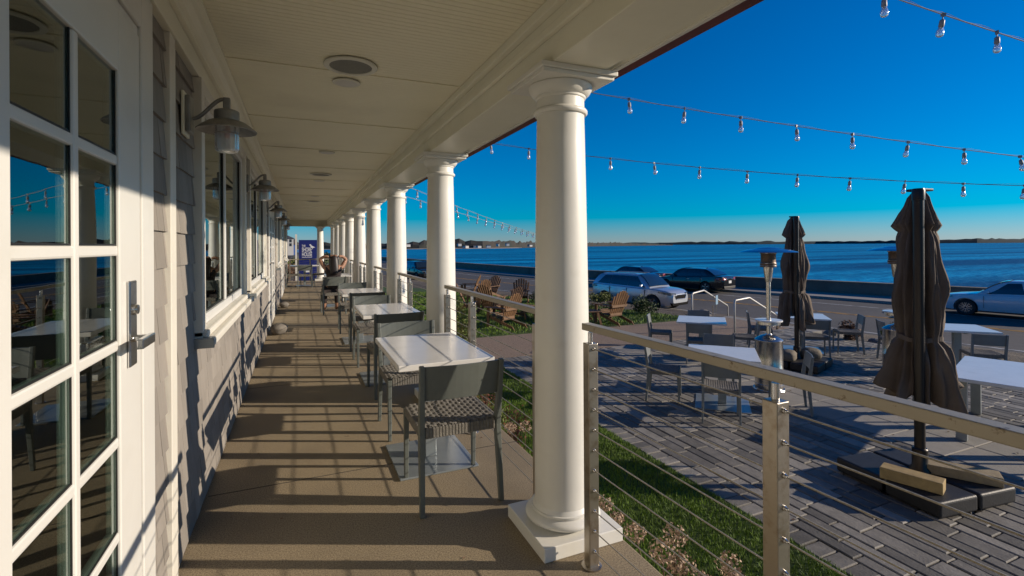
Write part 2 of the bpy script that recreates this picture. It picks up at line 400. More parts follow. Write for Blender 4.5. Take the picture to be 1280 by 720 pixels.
# sidewalk between kerb and wall
sw = MB(); vs = []
for (y, xr), (_, xw) in zip(RT, WT): vs += [(xr + 5.8, y, RZ + .12), (max(xw, xr + 5.9), y, RZ + .12)]
sw.add(vs, [(2 * i, 2 * i + 1, 2 * i + 3, 2 * i + 2) for i in range(len(RT) - 1)]); struct('sidewalk', sw, 'walk')
swl = MB(); T2 = [(y, x) for y, x in WT if y < 400]
solid_strip(swl, T2, 0, .45, SZ - 2, -0.86); solid_strip(swl, T2, -.05, .5, -0.86, -0.78)
tag(swl.build('seawall', 'seawall'), 'long low weathered concrete seawall between the road and the blue sea', 'seawall')
sea = MB(); vs = []
for i in range(13):
    vs += [(WT[0][1] - 3000 + 0, -3000 + i * 0, 0)][:0]
sea.box(-9000, 30000, -20000, 30000, SZ - 1, SZ); struct('sea', sea, 'sea')

# far shore to the right: a thin wooded line on the horizon
def shore(name, pts, hmax, m, seed, z0=SZ, rough=.5, step=14, depth=250):
    rnd = random.Random(seed); mb = MB(); line = []
    for (xa, ya, ha), (xb, yb, hb) in zip(pts, pts[1:]):
        L_ = math.hypot(xb - xa, yb - ya); n = max(2, int(L_ / step))
        for i in range(n):
            t = i / n; line.append((xa + (xb - xa) * t, ya + (yb - ya) * t, ha + (hb - ha) * t))
    vs = []; h = 0
    for i, (x, y, hh) in enumerate(line):
        h = .6 * h + .4 * rnd.uniform(-1, 1); top = z0 + hh * (1 + rough * h + .18 * rnd.uniform(-1, 1))
        d = Vector((x, y, 0)).normalized()
        for q, (dd, zz) in enumerate(((0, z0 + .2), (4, z0 + (top - z0) * .55), (14, top), (depth, top * .9), (depth + 30, z0))):
            vs.append((x + d.x * dd, y + d.y * dd, zz))
    fs = []
    for i in range(len(line) - 1):
        for q in range(4): a = i * 5 + q; fs.append((a, a + 5, a + 6, a + 1))
    mb.add(vs, fs); return struct(name, mb, m)
def pol(px, d):    # bearing given as the tangent from the lens axis; distance along it
    return (.396 + .918 * px) * d, (.918 - .396 * px) * d
P = lambda u, d, h: (*pol(u, d), h)
shore('far_shore', [P(.10, 5200, 22), P(.3, 5600, 26), P(.5, 5600, 34), P(.62, 5800, 30), P(.80, 5600, 34), P(.95, 5600, 52), P(1.08, 5900, 46), P(1.2, 6200, 20), P(1.5, 7000, 10)], 30, 'farblue', 3, step=60, rough=.16)
shore('headland', [P(-.55, 900, 15), P(-.35, 880, 13), P(-.24, 860, 12), P(-.19, 860, 12.5), P(-.12, 900, 17), P(-.06, 900, 15), P(.02, 1050, 14), P(.10, 1400, 13), P(.2, 2000, 14), P(.27, 2300, 10), P(.33, 2600, 3)], 14, 'farwood', 9, step=9, rough=.28)
bch = MB(); vs = []
for u, d in ((-.55, 880), (-.3, 862), (-.19, 842), (-.06, 880), (.02, 1030)):
    x, y = pol(u, d); x2, y2 = pol(u, d + 30); vs += [(x, y, SZ + .15), (x2, y2, SZ + 1.6)]
bch.add(vs, [(2 * i, 2 * i + 1, 2 * i + 3, 2 * i + 2) for i in range(4)]); struct('beach', bch, 'sand')
rh = random.Random(5)
for i in range(16):
    u = -.215 + .27 * i / 16 + rh.uniform(-.006, .006); d = 850 + 25 * (i % 3) + (180 if u > 0 else 0); x, y = pol(u, d)
    zb = SZ + rh.uniform(2.0, 7.5); W = rh.uniform(5, 8); H = rh.uniform(1.4, 2.4)
    t = thing('distant_house', 'tiny pale house among the trees on the far headland', 'house', (x, y, zb), rh.uniform(-.5, .5), 'houses on the far headland')
    MB().box(-W / 2, W / 2, -4, 4, -2, H).build('wall', 'farwhite', t)
    MB().prism([(-4.4, H + .02), (4.4, H + .02), (0, H + 1.6)], -W / 2 - .3, W / 2 + .3, Matrix(((0, 0, 1, 0), (1, 0, 0, 0), (0, 1, 0, 0), (0, 0, 0, 1)))).build('roof', 'farroof', t)

# raised terrain beside the porch: lawn, bed, patio, path, bank to the road
gr = MB()
TER = [(-40, 12.4), (13.2, 12.4), (20, 9.6), (23, 8.4), (27, 6.6), (60, 5.0)]
gr.prism([(-60, -40)] + [(x, y) for y, x in TER] + [(-60, 60)], RZ - .3, GZ - .06); struct('terrace_fill', gr, 'dirt')
bk = MB(); vs = []
for i in range(0, 61):
    y = -40 + i * 100 / 60; xr = interp(ROAD, y) - 4.9; xa = min(interp(TER, y), xr - .8)
    for t in (0, .25, .5, .75, 1):
        x = xa + (xr - .1 - xa) * t; z = GZ - .055 + (RZ + .03 - GZ + .055) * t ** 1.3
        vs.append((x, y + random.uniform(-.3, .3), z + (random.uniform(-.05, .05) if 0 < t < 1 else 0)))
bk.add(vs, [(i * 5 + q, i * 5 + q + 1, (i + 1) * 5 + q + 1, (i + 1) * 5 + q) for i in range(60) for q in range(4)]); struct('bank', bk, 'dirt')
struct('planting_bed', MB().box(1.36, 2.05, -12, 24, GZ - .05, GZ - .01), 'mulch')
struct('lawn_strip', MB().box(2.05, 3.46, -12, 9.1, GZ - .05, GZ), 'grass')
struct('lawn', MB().prism([(2.05, 11.55), (11.2, 11.55), (10.9, 13.2), (8.9, 19), (7.9, 22.3), (5.5, 27), (2.05, 30)], GZ - .05, GZ), 'grass')
struct('path', MB().box(2.05, 12.2, 9.25, 11.5, GZ - .05, GZ + .004), 'path')
struct('patio_base', MB().box(3.47, 12.2, -12, 9.24, GZ - .05, GZ - .012), 'joint')
pv = MB(); rp_ = random.Random(21)
def paver_block(mb, x0, x1, y0, y1, z=GZ, g=.005):
    dz = rp_.uniform(-.003, .004); b = .008; tx = rp_.uniform(-.012, .012); ty = rp_.uniform(-.009, .009); cx = (x0 + x1) / 2; cy = (y0 + y1) / 2; tilt = lambda a, c: tx * (a - cx) + ty * (c - cy)
    zb = z - .03; zt = z + dz
    p = [(x0 + g, y0 + g), (x1 - g, y0 + g), (x1 - g, y1 - g), (x0 + g, y1 - g)]
    q = [(x0 + g + b, y0 + g + b), (x1 - g - b, y0 + g + b), (x1 - g - b, y1 - g - b), (x0 + g + b, y1 - g - b)]
    vs = [(a, c, zb) for a, c in p] + [(a, c, zt - b * .8 + tilt(a, c)) for a, c in p] + [(a, c, zt + tilt(a, c)) for a, c in q]
    fs = []
    for k in range(4):
        k2 = (k + 1) % 4; fs += [(k, k2, 4 + k2, 4 + k), (4 + k, 4 + k2, 8 + k2, 8 + k)]
    fs.append((8, 9, 10, 11)); mb.add(vs, fs)
y = -3.0
while y < 9.2:     # soldier course along the lawn
    y2 = y + .15; paver_block(pv, 3.47, 3.68, y, y2); y = y2
def pave(x0, x1, y0, y1):
    x = x0; i = 0
    while x < x1 - .02:
        wd = min((.12, .15, .12, .18)[i % 4], x1 - x); y = y0 - rp_.uniform(0, .4)
        while y < y1:
            ln = rp_.choice((.25, .35, .45, .5)); a = max(y, y0); b = min(y + ln, y1)
            if b - a > .03: paver_block(pv, x, x + wd, a, b)
            y += ln
        x += wd; i += 1
pave(3.68, 6.35, -3, 9.24); pave(7.55, 12.15, -3, 9.24)
struct('patio', pv, 'paver')
sb = MB(); y = -3
while y < 9.2:
    for x0 in (6.35, 6.95): paver_block(sb, x0, x0 + .6, y, min(y + .6, 9.24))
    y += .6
struct('patio_slab_band', sb, 'slab')
# steps down to the road
st = MB()
for i in range(5): st.box(12.2 + i * .36, 12.58 + i * .36, 8.6, 11.6, RZ - .2, GZ - .13 * (i + 0) - .001 * i)
tag(st.build('concrete_steps', 'slab', bevel=.01), 'pale concrete steps dropping from the patio to the road between two handrails', 'steps')

# grass blades
def blades(name, x0, x1, y0, y1, n, h, wd, lab, lim=None):
    rb = random.Random(hash(name) % 1000 if False else len(name)); mb = MB(); v = mb.v; f = mb.f
    for _ in range(n):
        x = rb.uniform(x0, x1); y = rb.uniform(y0, y1); a = rb.uniform(0, 2 * PI); hh = h * rb.uniform(.5, 1.25)
        
        if lim and x > lim(y): continue
        lx = rb.gauss(0, .4) * hh; ly = rb.gauss(0, .4) * hh; cx = math.cos(a) * wd; cy = math.sin(a) * wd; o = len(v)
        v += [(x - cx, y - cy, GZ - .002), (x + cx, y + cy, GZ - .002), (x + lx * .4 + cx * .8, y + ly * .4 + cy * .8, GZ + hh * .6), (x + lx * .4 - cx * .8, y + ly * .4 - cy * .8, GZ + hh * .6), (x + lx, y + ly, GZ + hh)]
        f += [(o, o + 1, o + 2, o + 3), (o + 3, o + 2, o + 4)]
    o = mb.build(name, 'blade'); tag(o, lab, 'grass', kind='stuff'); return o
blades('grass', 2.0, 3.47, .6, 6.5, 52000, .035, .0022, 'short green grass of the narrow lawn between porch and paved patio')
blades('grass', 2.0, 3.47, 6.5, 9.1, 9000, .04, .004, 'short green grass at the far end of the narrow lawn beside the path')
blades('grass', 3.5, 11.8, 11.6, 24, 36000, .06, .008, 'green lawn grass around the wooden garden chairs', lambda y: interp([(11.5, 11.2), (13.2, 10.9), (19, 8.9), (22.3, 7.9), (27, 5.5)], y))

# ------------------------------------------------------------------ the restaurant building with its porch
WX = -0.5; PEND = 22.2; PST = -5.0
B = thing('restaurant_building', 'white and grey shingled seaside restaurant with a long columned porch along the left', 'building', (0, 0, 0))
pf = MB(); pf.box(WX - .2, 1.42, PST, PEND, -.16, 0)
pf.build('porch_floor', 'floor', B, bevel=.008)
sk = MB(); sk.box(WX - .2, 1.33, PST + .05, PEND - .05, GZ - .1, -.161); sk.build('porch_skirt', 'paint', B)
js = MB()
for k in range(-2, 10):
    yy = .95 + 2.29 * k; js.box(-.49, 1.424, yy - .003, yy + .003, -.05, .0012)
js.build('floor_joint', 'joint', B)
# openings: (y0, y1, z0, z1)
D1 = (.86, 2.15, 0, 2.31); W1 = (2.97, 5.22, .90, 2.26); W2 = (5.60, 8.15, .90, 2.26); D2 = (9.2, 11.0, 0, 2.31); W3 = (11.9, 14.2, .90, 2.26)
D3 = (15.2, 16.6, 0, 2.31); W4 = (17.6, 19.9, .90, 2.26); W0 = (-3.5, -.2, .9, 2.26)
OPEN = [W0, D1, W1, W2, D2, W3, D3, W4]
# wall core with openings
wc = MB()
ys = sorted(set([PST, PEND] + [o[0] for o in OPEN] + [o[1] for o in OPEN]))
for a, b in zip(ys, ys[1:]):
    hit = [o for o in OPEN if o[0] <= a and o[1] >= b]
    if not hit: wc.box(WX - .17, WX - .035, a, b, .002, 2.55)
    else:
        o = hit[0]
        if o[2] > 0: wc.box(WX - .17, WX - .035, a, b, .002, o[2])
        wc.box(WX - .17, WX - .035, a, b, o[3], 2.55)
wc.build('wall', 'shingle', B)
sh = MB(); rs = random.Random(4); course = .147; k = 0; z = .012
VB = (2.395, 2.49)
while z < 2.29:
    z1 = min(z + course, 2.30); blocked = [VB, (D1[0] - .0, D1[1] + .0), (D2[0], D2[1]), (D3[0], D3[1])]
    for o in (W0, W1, W2, W3, W4):
        if z1 > .93 - .0: blocked.append((o[0], o[1]))
    y = PST + rs.uniform(0, .1)
    while y < PEND:
        wd = rs.uniform(.09, .21); segs = [(y, y + wd)]
        for b0, b1 in blocked:
            ns = []
            for s0, s1 in segs:
                if s1 <= b0 or s0 >= b1: ns.append((s0, s1)); continue
                if s0 < b0: ns.append((s0, b0))
                if s1 > b1: ns.append((b1, s1))
            segs = ns
        for s0, s1 in segs:
            if s1 - s0 < .012: continue
            g = .0016; jz = rs.uniform(-.002, .002); e = rs.uniform(-.0015, .0015)
            x0 = WX - .035; 
            sh.hexa([(x0, s0 + g, z + jz), (WX + .0 + e, s0 + g, z + jz), (WX + .0 + e, s1 - g, z + jz), (x0, s1 - g, z + jz),
                     (x0, s0 + g, z1 + .02), (WX - .013, s0 + g, z1 + .012), (WX - .013, s1 - g, z1 + .012), (x0, s1 - g, z1 + .02)])
        y += wd
    z += course; k += 1
sh.build('shingle_cladding', 'shingle', B)
# trim: vertical boards, frieze, crown
MB().box(WX - .03, WX + .012, VB[0], VB[1], .004, 2.302).build('corner_board', 'paint', B, bevel=.003)
MB().box(WX - .03, WX + .02, PST, PEND, 2.303, 2.42).build('frieze_board', 'frieze', B, bevel=.003)
cr = MB(); prof = [(0, 2.40), (.02, 2.40), (.026, 2.42), (.04, 2.425), (.06, 2.45), (.07, 2.475), (.09, 2.48), (.09, 2.499), (0, 2.499)]
MX = Matrix(((1, 0, 0, WX + .021), (0, 0, 1, 0), (0, 1, 0, 0), (0, 0, 0, 1)))
cr.prism(prof[::-1], PST, PEND, MX); cr.build('crown_moulding', 'frieze', B)
# ceiling: beadboard panels with battens
cb = MB(); y = PST; bw = .041
while y < PEND:
    cb.box(WX - .02, 1.07, y, y + bw - .004, 2.500, 2.514); cb.box(WX - .02, 1.07, y + bw - .004, y + bw, 2.5035, 2.514); y += bw
cb.build('beadboard_ceiling', 'ceil', B)
MB().box(WX - .02, 1.45, PST, PEND + .3, 2.515, 2.56).build('ceiling_deck', 'ceil', B)
yy = 3.2 - 1.33 * 3
while yy < PEND: MB().box(WX + .1, 1.05, yy - .011, yy + .011, 2.4925, 2.4995).build('ceiling_batten', 'ceil', B); yy += 1.33
# beam over the columns, outer soffit, fascia, gutter, roof
MB().box(1.05, 1.335, PST, PEND, 2.247, 2.515).build('porch_beam', 'frieze', B, bevel=.004)
be = MB(); be.box(1.02, 1.049, PST, PEND, 2.36, 2.40); be.box(1.00, 1.049, PST, PEND, 2.45, 2.499); be.box(1.035, 1.049, PST, PEND, 2.40, 2.45)
be.build('beam_moulding', 'frieze', B, bevel=.006)
MB().box(1.336, 1.42, PST, PEND + .25, 2.285, 2.31).build('soffit', 'frieze', B)
MB().box(1.42, 1.445, PST, PEND + .25, 2.275, 2.42).build('fascia', 'paint', B, bevel=.003)
MB().box(1.446, 1.53, PST, PEND + .25, 2.288, 2.42).build('gutter', 'redwood', B, bevel=.006)
MB().box(WX - .2, 1.34, PEND - .24, PEND - .001, 2.249, 2.498).build('end_beam', 'frieze', B)
rf = MB(); rf.add([(1.52, PST, 2.46), (1.52, PEND + .4, 2.46), (-3.5, PEND + .4, 4.3), (-3.5, PST, 4.3), (1.52, PST, 2.53), (1.52, PEND + .4, 2.53), (-3.5, PEND + .4, 4.37), (-3.5, PST, 4.37)],
                  [(0, 1, 2, 3), (7, 6, 5, 4), (0, 4, 5, 1), (1, 5, 6, 2), (2, 6, 7, 3), (3, 7, 4, 0)])
rf.build('roof', 'shingleroof', B)
# rooms behind the glass
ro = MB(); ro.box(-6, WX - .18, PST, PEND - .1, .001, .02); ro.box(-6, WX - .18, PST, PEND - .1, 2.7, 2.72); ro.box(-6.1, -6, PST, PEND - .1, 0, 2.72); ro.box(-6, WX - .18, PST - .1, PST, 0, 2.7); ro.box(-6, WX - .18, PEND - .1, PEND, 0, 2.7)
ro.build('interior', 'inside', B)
# columns
colproto = None
def make_column():
    t = MB()
    # Tuscan shaft with slight entasis, torus base, necking, echinus
    prof = [(.137, .13), (.137, .145), (.139, .15)]
    sh_ = [(.139, .155)]
    for i in range(15):
        q = i / 14; sh_.append((.139 - .021 * q ** 1.8, .16 + q * 1.90))
    sh_ += [(.1185, 2.062)]
    c = t.lathe(sh_, 48); root = c.build('column', 'column', B, smooth=True)
    MB().box(-.21, .21, -.21, .21, .002, .066).build('plinth', 'column', root, bevel=.004)
    tor = [(.15, .067)] + [(.15 + .036 * math.sin(PI * i / 10), .068 + .058 * (i / 10)) for i in range(11)] + [(.157, .127), (.157, .137), (.150, .139), (.143, .150), (.139, .158)]
    MB().lathe(tor, 48).build('base_moulding', 'column', root, smooth=True)
    cap = [(.1185, 2.058), (.128, 2.060), (.134, 2.068), (.134, 2.078), (.128, 2.086), (.119, 2.09), (.118, 2.135), (.124, 2.14), (.126, 2.150), (.132, 2.152), (.146, 2.166), (.155, 2.182), (.158, 2.198), (.155, 2.203)]
    MB().lathe(cap, 48).build('capital', 'column', root, smooth=True)
    ab = MB().box(-.190, .190, -.190, .190, 2.2035, 2.222); ab.box(-.203, .203, -.203, .203, 2.2225, 2.2465); ab.build('abacus', 'column', root, bevel=.003)
    return root
CX = 1.195; Y0 = 2.15; SP = 2.29
c0 = make_column(); c0.location = (CX, Y0, 0)
for k in list(range(1, 9)) + [-1, -2, -3]:
    c = c0.copy(); C.objects.link(c); c.location = (CX, Y0 + SP * k, 0)
    for ch in list(c0.children): copy_tree(ch, c)
c = c0.copy(); C.objects.link(c); c.location = (.74, PEND - .35, 0)
for ch in list(c0.children): copy_tree(ch, c)
# ---- door builder
def door(y0, y1, T=.10):
    fr = MB()
    fr.box(WX - .17, WX + .010, y0, y0 + T, .004, 2.30); fr.box(WX - .17, WX + .010, y1 - T, y1, .004, 2.30); fr.box(WX - .17, WX + .010, y0 + T, y1 - T, 2.16, 2.30)
    fo = fr.build('door_frame', 'doorpaint', B, bevel=.004)
    st = MB(); st.box(WX - .12, WX + .0, y1 - T - .06, y1 - T - .002, .02, 2.158); st.box(WX - .12, WX + .0, y0 + T + .002, y0 + T + .04, .02, 2.158); st.box(WX - .12, WX + .0, y0 + T + .04, y1 - T - .06, 2.12, 2.158); st.build('stop', 'doorpaint', fo, bevel=.003)
    return fo
def leaf(y0, y1, hinge_lo=True, lever_y=None, cols=2, zrows=(.08, .30, .57, .847, 1.130, 1.408, 1.673, 1.925), stileL=.12, stileR=.19):
    xf = WX + .012; xb = WX - .035
    top = 2.115; a = y0 + stileL; b = y1 - stileR
    d = MB(); d.box(xb, xf, y0, a, .015, top); d.box(xb, xf, b, y1, .015, top); d.box(xb, xf, a, b, zrows[-1] + .01, top); d.box(xb, xf, a, b, .015, zrows[0] + .12)
    zr = [zrows[0] + .12] + list(zrows[1:-1]) + [zrows[-1] + .01]
    mw = .03
    body = d.build('door', 'doorpaint', B, bevel=.004)
    mu = MB()
    for zz in zr[1:-1]: mu.box(xf - .030, xf - .004, a, b, zz - mw / 2, zz + mw / 2)
    for c_ in range(1, cols):
        yy = a + (b - a) * c_ / cols; mu.box(xb + .001, xf - .002, yy - mw / 2 - .001, yy + mw / 2 + .001, zr[0], zr[-1])
    mu.build('muntin', 'doorpaint', body, bevel=.006)
    MB().box(xf - .017, xf - .012, a - .005, b + .005, zr[0] - .005, zr[-1] + .005).build('glass', 'glass', body)
    for c_ in range(cols):
        ya = a + (b - a) * c_ / cols + (0 if c_ == 0 else mw / 2); yb = a + (b - a) * (c_ + 1) / cols - (0 if c_ == cols - 1 else mw / 2)
        for i in range(len(zr) - 1):
            za = zr[i] + (0 if i == 0 else mw / 2); zb = zr[i + 1] - (0 if i == len(zr) - 2 else mw / 2)
            gk = MB(); gk.box(xf - .0115, xf - .008, yb - .005, yb - .0005, za, zb); gk.box(xf - .0115, xf - .008, ya + .0005, yb - .0065, za + .0005, za + .005); gk.build('glazing_seal', 'gasket', body)
    if lever_y:
        h = MB(); pr = []
        hh = MB(); hh.box(xf + .001, xf + .010, lever_y - .034, lever_y + .034, 1.05, 1.315)
        hp = hh.build('handle_plate', 'chrome', body, bevel=.006)
        h.tube([(xf + .008, lever_y, 1.135), (xf + .05, lever_y, 1.135)], .011, 12)
        h.box(xf + .045, xf + .062, lever_y - .115, lever_y + .014, 1.118, 1.148)
        h.build('handle', 'chrome', body, bevel=.003)
        MB().lathe([(.016, 0), (.017, .004), (.014, .012), (.006, .013)], 20, (xf + .010, lever_y, 1.225), Matrix.Rotation(R(90), 4, 'Y')).build('lock_cylinder', 'chrome', body, smooth=True)
    return body
door(.86, 2.15, T=.14); leaf(1.03, 1.975, lever_y=1.865, stileL=.16, stileR=.20)
B_d1 = None
door(9.2, 11.0); leaf(9.34, 10.05, lever_y=9.40, stileR=.12); leaf(10.06, 10.84, lever_y=None, stileR=.12)
door(15.2, 16.6); leaf(15.34, 16.44, lever_y=16.3)
# ---- window builder
def window(y0, y1, z0, z1, splits=(.5,)):
    f = MB(); T = .085
    f.box(WX - .1, WX + .032, y0, y0 + T, z0, z1 + .04); f.box(WX - .1, WX + .032, y1 - T, y1, z0, z1 + .04); f.box(WX - .1, WX + .030, y0 + T, y1 - T, z1 - .03, z1 + .04)
    wo_ = f.build('window', 'paint', B, bevel=.003)
    s_ = MB(); s_.box(WX - .1, WX + .055, y0 + .0, y1 - .0, z0 + .045, z0 + .082); s_.box(WX - .04, WX + .085, y0 - .03, y1 + .03, z0, z0 + .044)
    s_.build('sill', 'paint', wo_, bevel=.01)
    for yy in (y0 - .042, y1 + .031): MB().box(WX - .02, WX + .088, yy, yy + .011, z0 - .003, z0 + .047).build('sill_cap', 'tablesteel', wo_, bevel=.004)
    a = y0 + T; b = y1 - T; zb = z0 + .083; zt = z1 - .031
    v = MB(); fw = .045
    v.box(WX - .08, WX + .005, a, a + fw, zb, zt); v.box(WX - .08, WX + .005, b - fw, b, zb, zt); v.box(WX - .08, WX + .003, a + fw, b - fw, zb, zb + .055); v.box(WX - .08, WX + .003, a + fw, b - fw, zt - .04, zt)
    gz0 = zb + .055; gz1 = zt - .04; edges = [a + fw]
    for sp in splits:
        m_ = a + (b - a) * sp; v.box(WX - .08, WX - .002, m_ - .028, m_ + .028, zb + .055, zt - .04); edges += [m_ - .028, m_ + .028]
    edges.append(b - fw)
    v.build('sash', 'vinyl', wo_, bevel=.003)
    g = MB(); g.box(WX - .026, WX - .020, a + fw - .004, b - fw + .004, gz0 - .003, gz1 + .003); g.build('glass', 'glass', wo_)
    for i in range(0, len(edges), 2):
        e0, e1 = edges[i], edges[i + 1]
        k_ = MB(); k_.box(WX - .0195, WX - .012, e0 + .0005, e0 + .010, gz0, gz1); k_.box(WX - .0195, WX - .012, e1 - .014, e1 - .0005, gz0, gz1)
        k_.box(WX - .0195, WX - .013, e0 + .0105, e1 - .0145, gz0 + .0005, gz0 + .010); k_.build('glazing_seal', 'gasket', wo_)
window(*W1); window(*W2); window(*W3); window(*W4); window(*W0)

# ------------------------------------------------------------------ railings
def railing(xa, ya, xb, yb, posts, label, end_pin=False):
    t = thing('cable_railing', label, 'railing', (xa, ya, 0), 0, 'stainless cable railings along the porch')
    d = Vector((xb - xa, yb - ya, 0)); L_ = d.length; d.normalize()
    H = 1.07
    MB().bar((0, 0, H - .016), tuple(d * L_ + Vector((0, 0, H - .016))), .044, .030).build('top_rail', 'steelrail', t, bevel=.003)
    ps = []
    for q in posts:
        p = d * q; ps.append(p)
        pm = MB().box(p.x - .024, p.x + .024, p.y - .024, p.y + .024, .006, .985)
        po = pm.build('post', 'steel', t, bevel=.003)
        MB().lathe([(.045, .001), (.045, .006), (.03, .009)], 24, (p.x, p.y, 0)).build('base_ring', 'steel', po, smooth=True)
        MB().lathe([(.011, .98), (.011, H - .038)], 16, (p.x, p.y, 0)).build('pin', 'chrome', po, smooth=True)
        kn = MB()
        for k in range(11):
            zz = .962 - .0885 * k
            for s in (-1, 1):
                kn.lathe([(.0075, 0), (.0075, .004), (.005, .007), (.004, .014)], 10, (p.x, p.y + s * .0235, zz), Matrix.Rotation(R(-90 * s), 4, 'X'))
        kn.build('cable_fitting', 'chrome', po, smooth=True)
    for k in range(11):
        zz = .962 - .0885 * k
        a = ps[0] if len(ps) > 1 else Vector((0, 0, 0)); b = ps[-1]
        MB().tube([(a.x, a.y + .02, zz), ((a.x + b.x) / 2, (a.y + b.y) / 2, zz - .0015), (b.x, b.y - .02, zz)], .0026, 6).build('cable', 'cable', t)
    return t
names = ['second', 'third', 'fourth', 'fifth', 'sixth', 'seventh', 'eighth', 'ninth']
# nearest bay: from just in front of column one back past the lens
railing(1.25, -.10, 1.17, 1.885, [.02, 1.06, 1.95], 'stainless cable railing nearest the camera, in front of the nearest column')
for k in range(8):
    ya = Y0 + SP * k + .25; yb = Y0 + SP * (k + 1) - .22
    lab = 'stainless cable railing between the %s and %s porch column' % ((['first'] + names)[k], names[k])
    railing(1.195, ya, 1.185, yb, [.02, (yb - ya) * .62, yb - ya - .02], lab)
rl = railing(1.192, -2.4, 1.192, -.42, [.02, 1.0, 1.95], 'stainless cable railing of the bay behind the camera')
# railing across the end of the porch
t = thing('end_railing', 'thin dark steel railing crossing the far end of the porch before the sign', 'railing', (WX + .05, PEND - .1, 0), 0)
MB().bar((0, 0, .88), (1.6, 0, .88), .05, .04).build('top_rail', 'steelrail', t)
for q in (.03, .8, 1.57): MB().box(q - .024, q + .024, -.024, .024, .002, .86).build('post', 'steel', t)
for k in range(9): MB().tube([(.03, 0, .80 - .0885 * k), (1.57, 0, .96 - .0885 * k)], .003, 6).build('cable', 'cable', t)

# ------------------------------------------------------------------ wall lamps, ceiling fixtures
def make_lamp():
    t = thing('wall_lamp', '', 'lamp')
    MB().box(0, .012, -.062, .062, -.10, .10).build('backing_board', 'frieze', t, bevel=.003)
    MB().box(.0125, .034, -.048, .048, -.085, .085).build('wall_plate', 'lampmetal', t, bevel=.006)
    a = [(.034, 0, -.015)] + [(.034 + .130 * q, 0, -.015 + .105 * (q * q * (3 - 2 * q))) for q in [i / 10 for i in range(1, 11)]] + [(.18, 0, .092)]
    MB().tube(a, .009, 10).build('arm', 'lampmetal', t, smooth=True)
    MB().box(.160, .190, -.014, .014, .035, .098).build('bracket', 'lampmetal', t, bevel=.004)
    c = (.175, 0, 0)
    MB().lathe([(.0, .042), (.038, .040), (.052, .034), (.054, .028), (.054, -.018), (.05, -.022)], 32, c).build('cap', 'lampmetal', t, smooth=True)
    MB().lathe([(.052, -.010), (.08, -.020), (.105, -.038), (.126, -.056), (.129, -.060), (.1275, -.063), (.103, -.046), (.08, -.028), (.052, -.018)], 48, c, cap=False).build('shade', 'lampmetal', t, smooth=True)
    g = MB(); seg = 64; o = 0
    prof = [(.050, -.022), (.050, -.145), (.046, -.158), (.034, -.164), (0.001, -.166)]
    vs = []; fs = []
    for i, (r, z) in enumerate(prof):
        for k in range(seg):
            aa = 2 * PI * k / seg; rr = r * (1 + .025 * math.cos(aa * 16)); vs.append((c[0] + rr * math.cos(aa), rr * math.sin(aa), z))
    for i in range(len(prof) - 1):
        for k in range(seg): k2 = (k + 1) % seg; fs.append((i * seg + k, i * seg + k2, (i + 1) * seg + k2, (i + 1) * seg + k))
    g.add(vs, fs); g.build('glass_jar', 'lampglass', t, smooth='all')
    MB().lathe([(.008, -.03), (.018, -.05), (.022, -.075), (.014, -.095), (.002, -.10)], 16, c).build('bulb', 'filament', t, smooth=True)
    cg = MB()
    for k in range(4):
        aa = PI / 4 + k * PI / 2; x, y = .0535 * math.cos(aa), .0535 * math.sin(aa)
        cg.tube([(c[0] + x, y, -.02), (c[0] + x, y, -.075)], .002, 6)
    cg.lathe([(.0535, -.073), (.056, -.0755), (.0535, -.078), (.051, -.0755), (.0535, -.073)], 32, c, cap=False)
    cg.build('cage', 'lampmetal', t)
    return t
lamp = Maker(make_lamp)
for y, lab in ((2.70, 'bronze barn wall lamp with glass jar nearest the camera, before the first window'), (5.41, 'second barn wall lamp along the porch wall, between the two windows'),
               (8.55, 'third barn wall lamp from the camera, just past the second window'), (11.45, 'fourth barn wall lamp from the camera, past the far porch door'), (14.7, 'farthest barn wall lamp, small at the end of the porch wall')):
    lamp((WX + .002, y, 2.035), 0, lab, 'barn lamps on the porch wall')
def make_speaker():
    t = thing('ceiling_speaker', '', 'ceiling speaker')
    MB().lathe([(.155, 0), (.153, -.006), (.145, -.010), (.122, -.009), (.120, -.003), (.155, 0)], 48, cap=False).build('trim_ring', 'fixture', t, smooth=True)
    MB().lathe([(.121, -.0045), (.06, -.0075), (.001, -.0085)], 48).build('grille', 'grille', t, smooth=True)
    return t
spk = Maker(make_speaker)
for y, lab in ((3.06, 'large round ceiling speaker with grey mesh nearest the camera'), (7.85, 'second round ceiling speaker, farther along the porch ceiling'), (12.6, 'third round ceiling speaker, small near the far end of the ceiling')):
    spk((.28, y, 2.4925), 0, lab, 'round speakers in the porch ceiling')
def make_down():
    t = thing('ceiling_light', '', 'ceiling light')
    MB().lathe([(.088, 0), (.087, -.005), (.078, -.008), (.068, -.007)], 40, cap=False).build('trim_ring', 'fixture', t, smooth=True)
    MB().lathe([(.069, -.006), (.03, -.009), (.001, -.0095)], 40).build('lens', mat('downlight_lens', (.62, .60, .56), .35, var=.05), t, smooth=True)
    return t
dn = Maker(make_down)
for y, lab in ((3.38, 'small round white ceiling light right behind the nearest speaker'), (5.98, 'second small ceiling light, alone in the middle of its panel'), (8.6, 'third small ceiling light, just beyond the second speaker'), (11.3, 'fourth small ceiling light toward the far end of the porch')):
    dn((.28, y, 2.4925), 0, lab, 'small round lights in the porch ceiling')

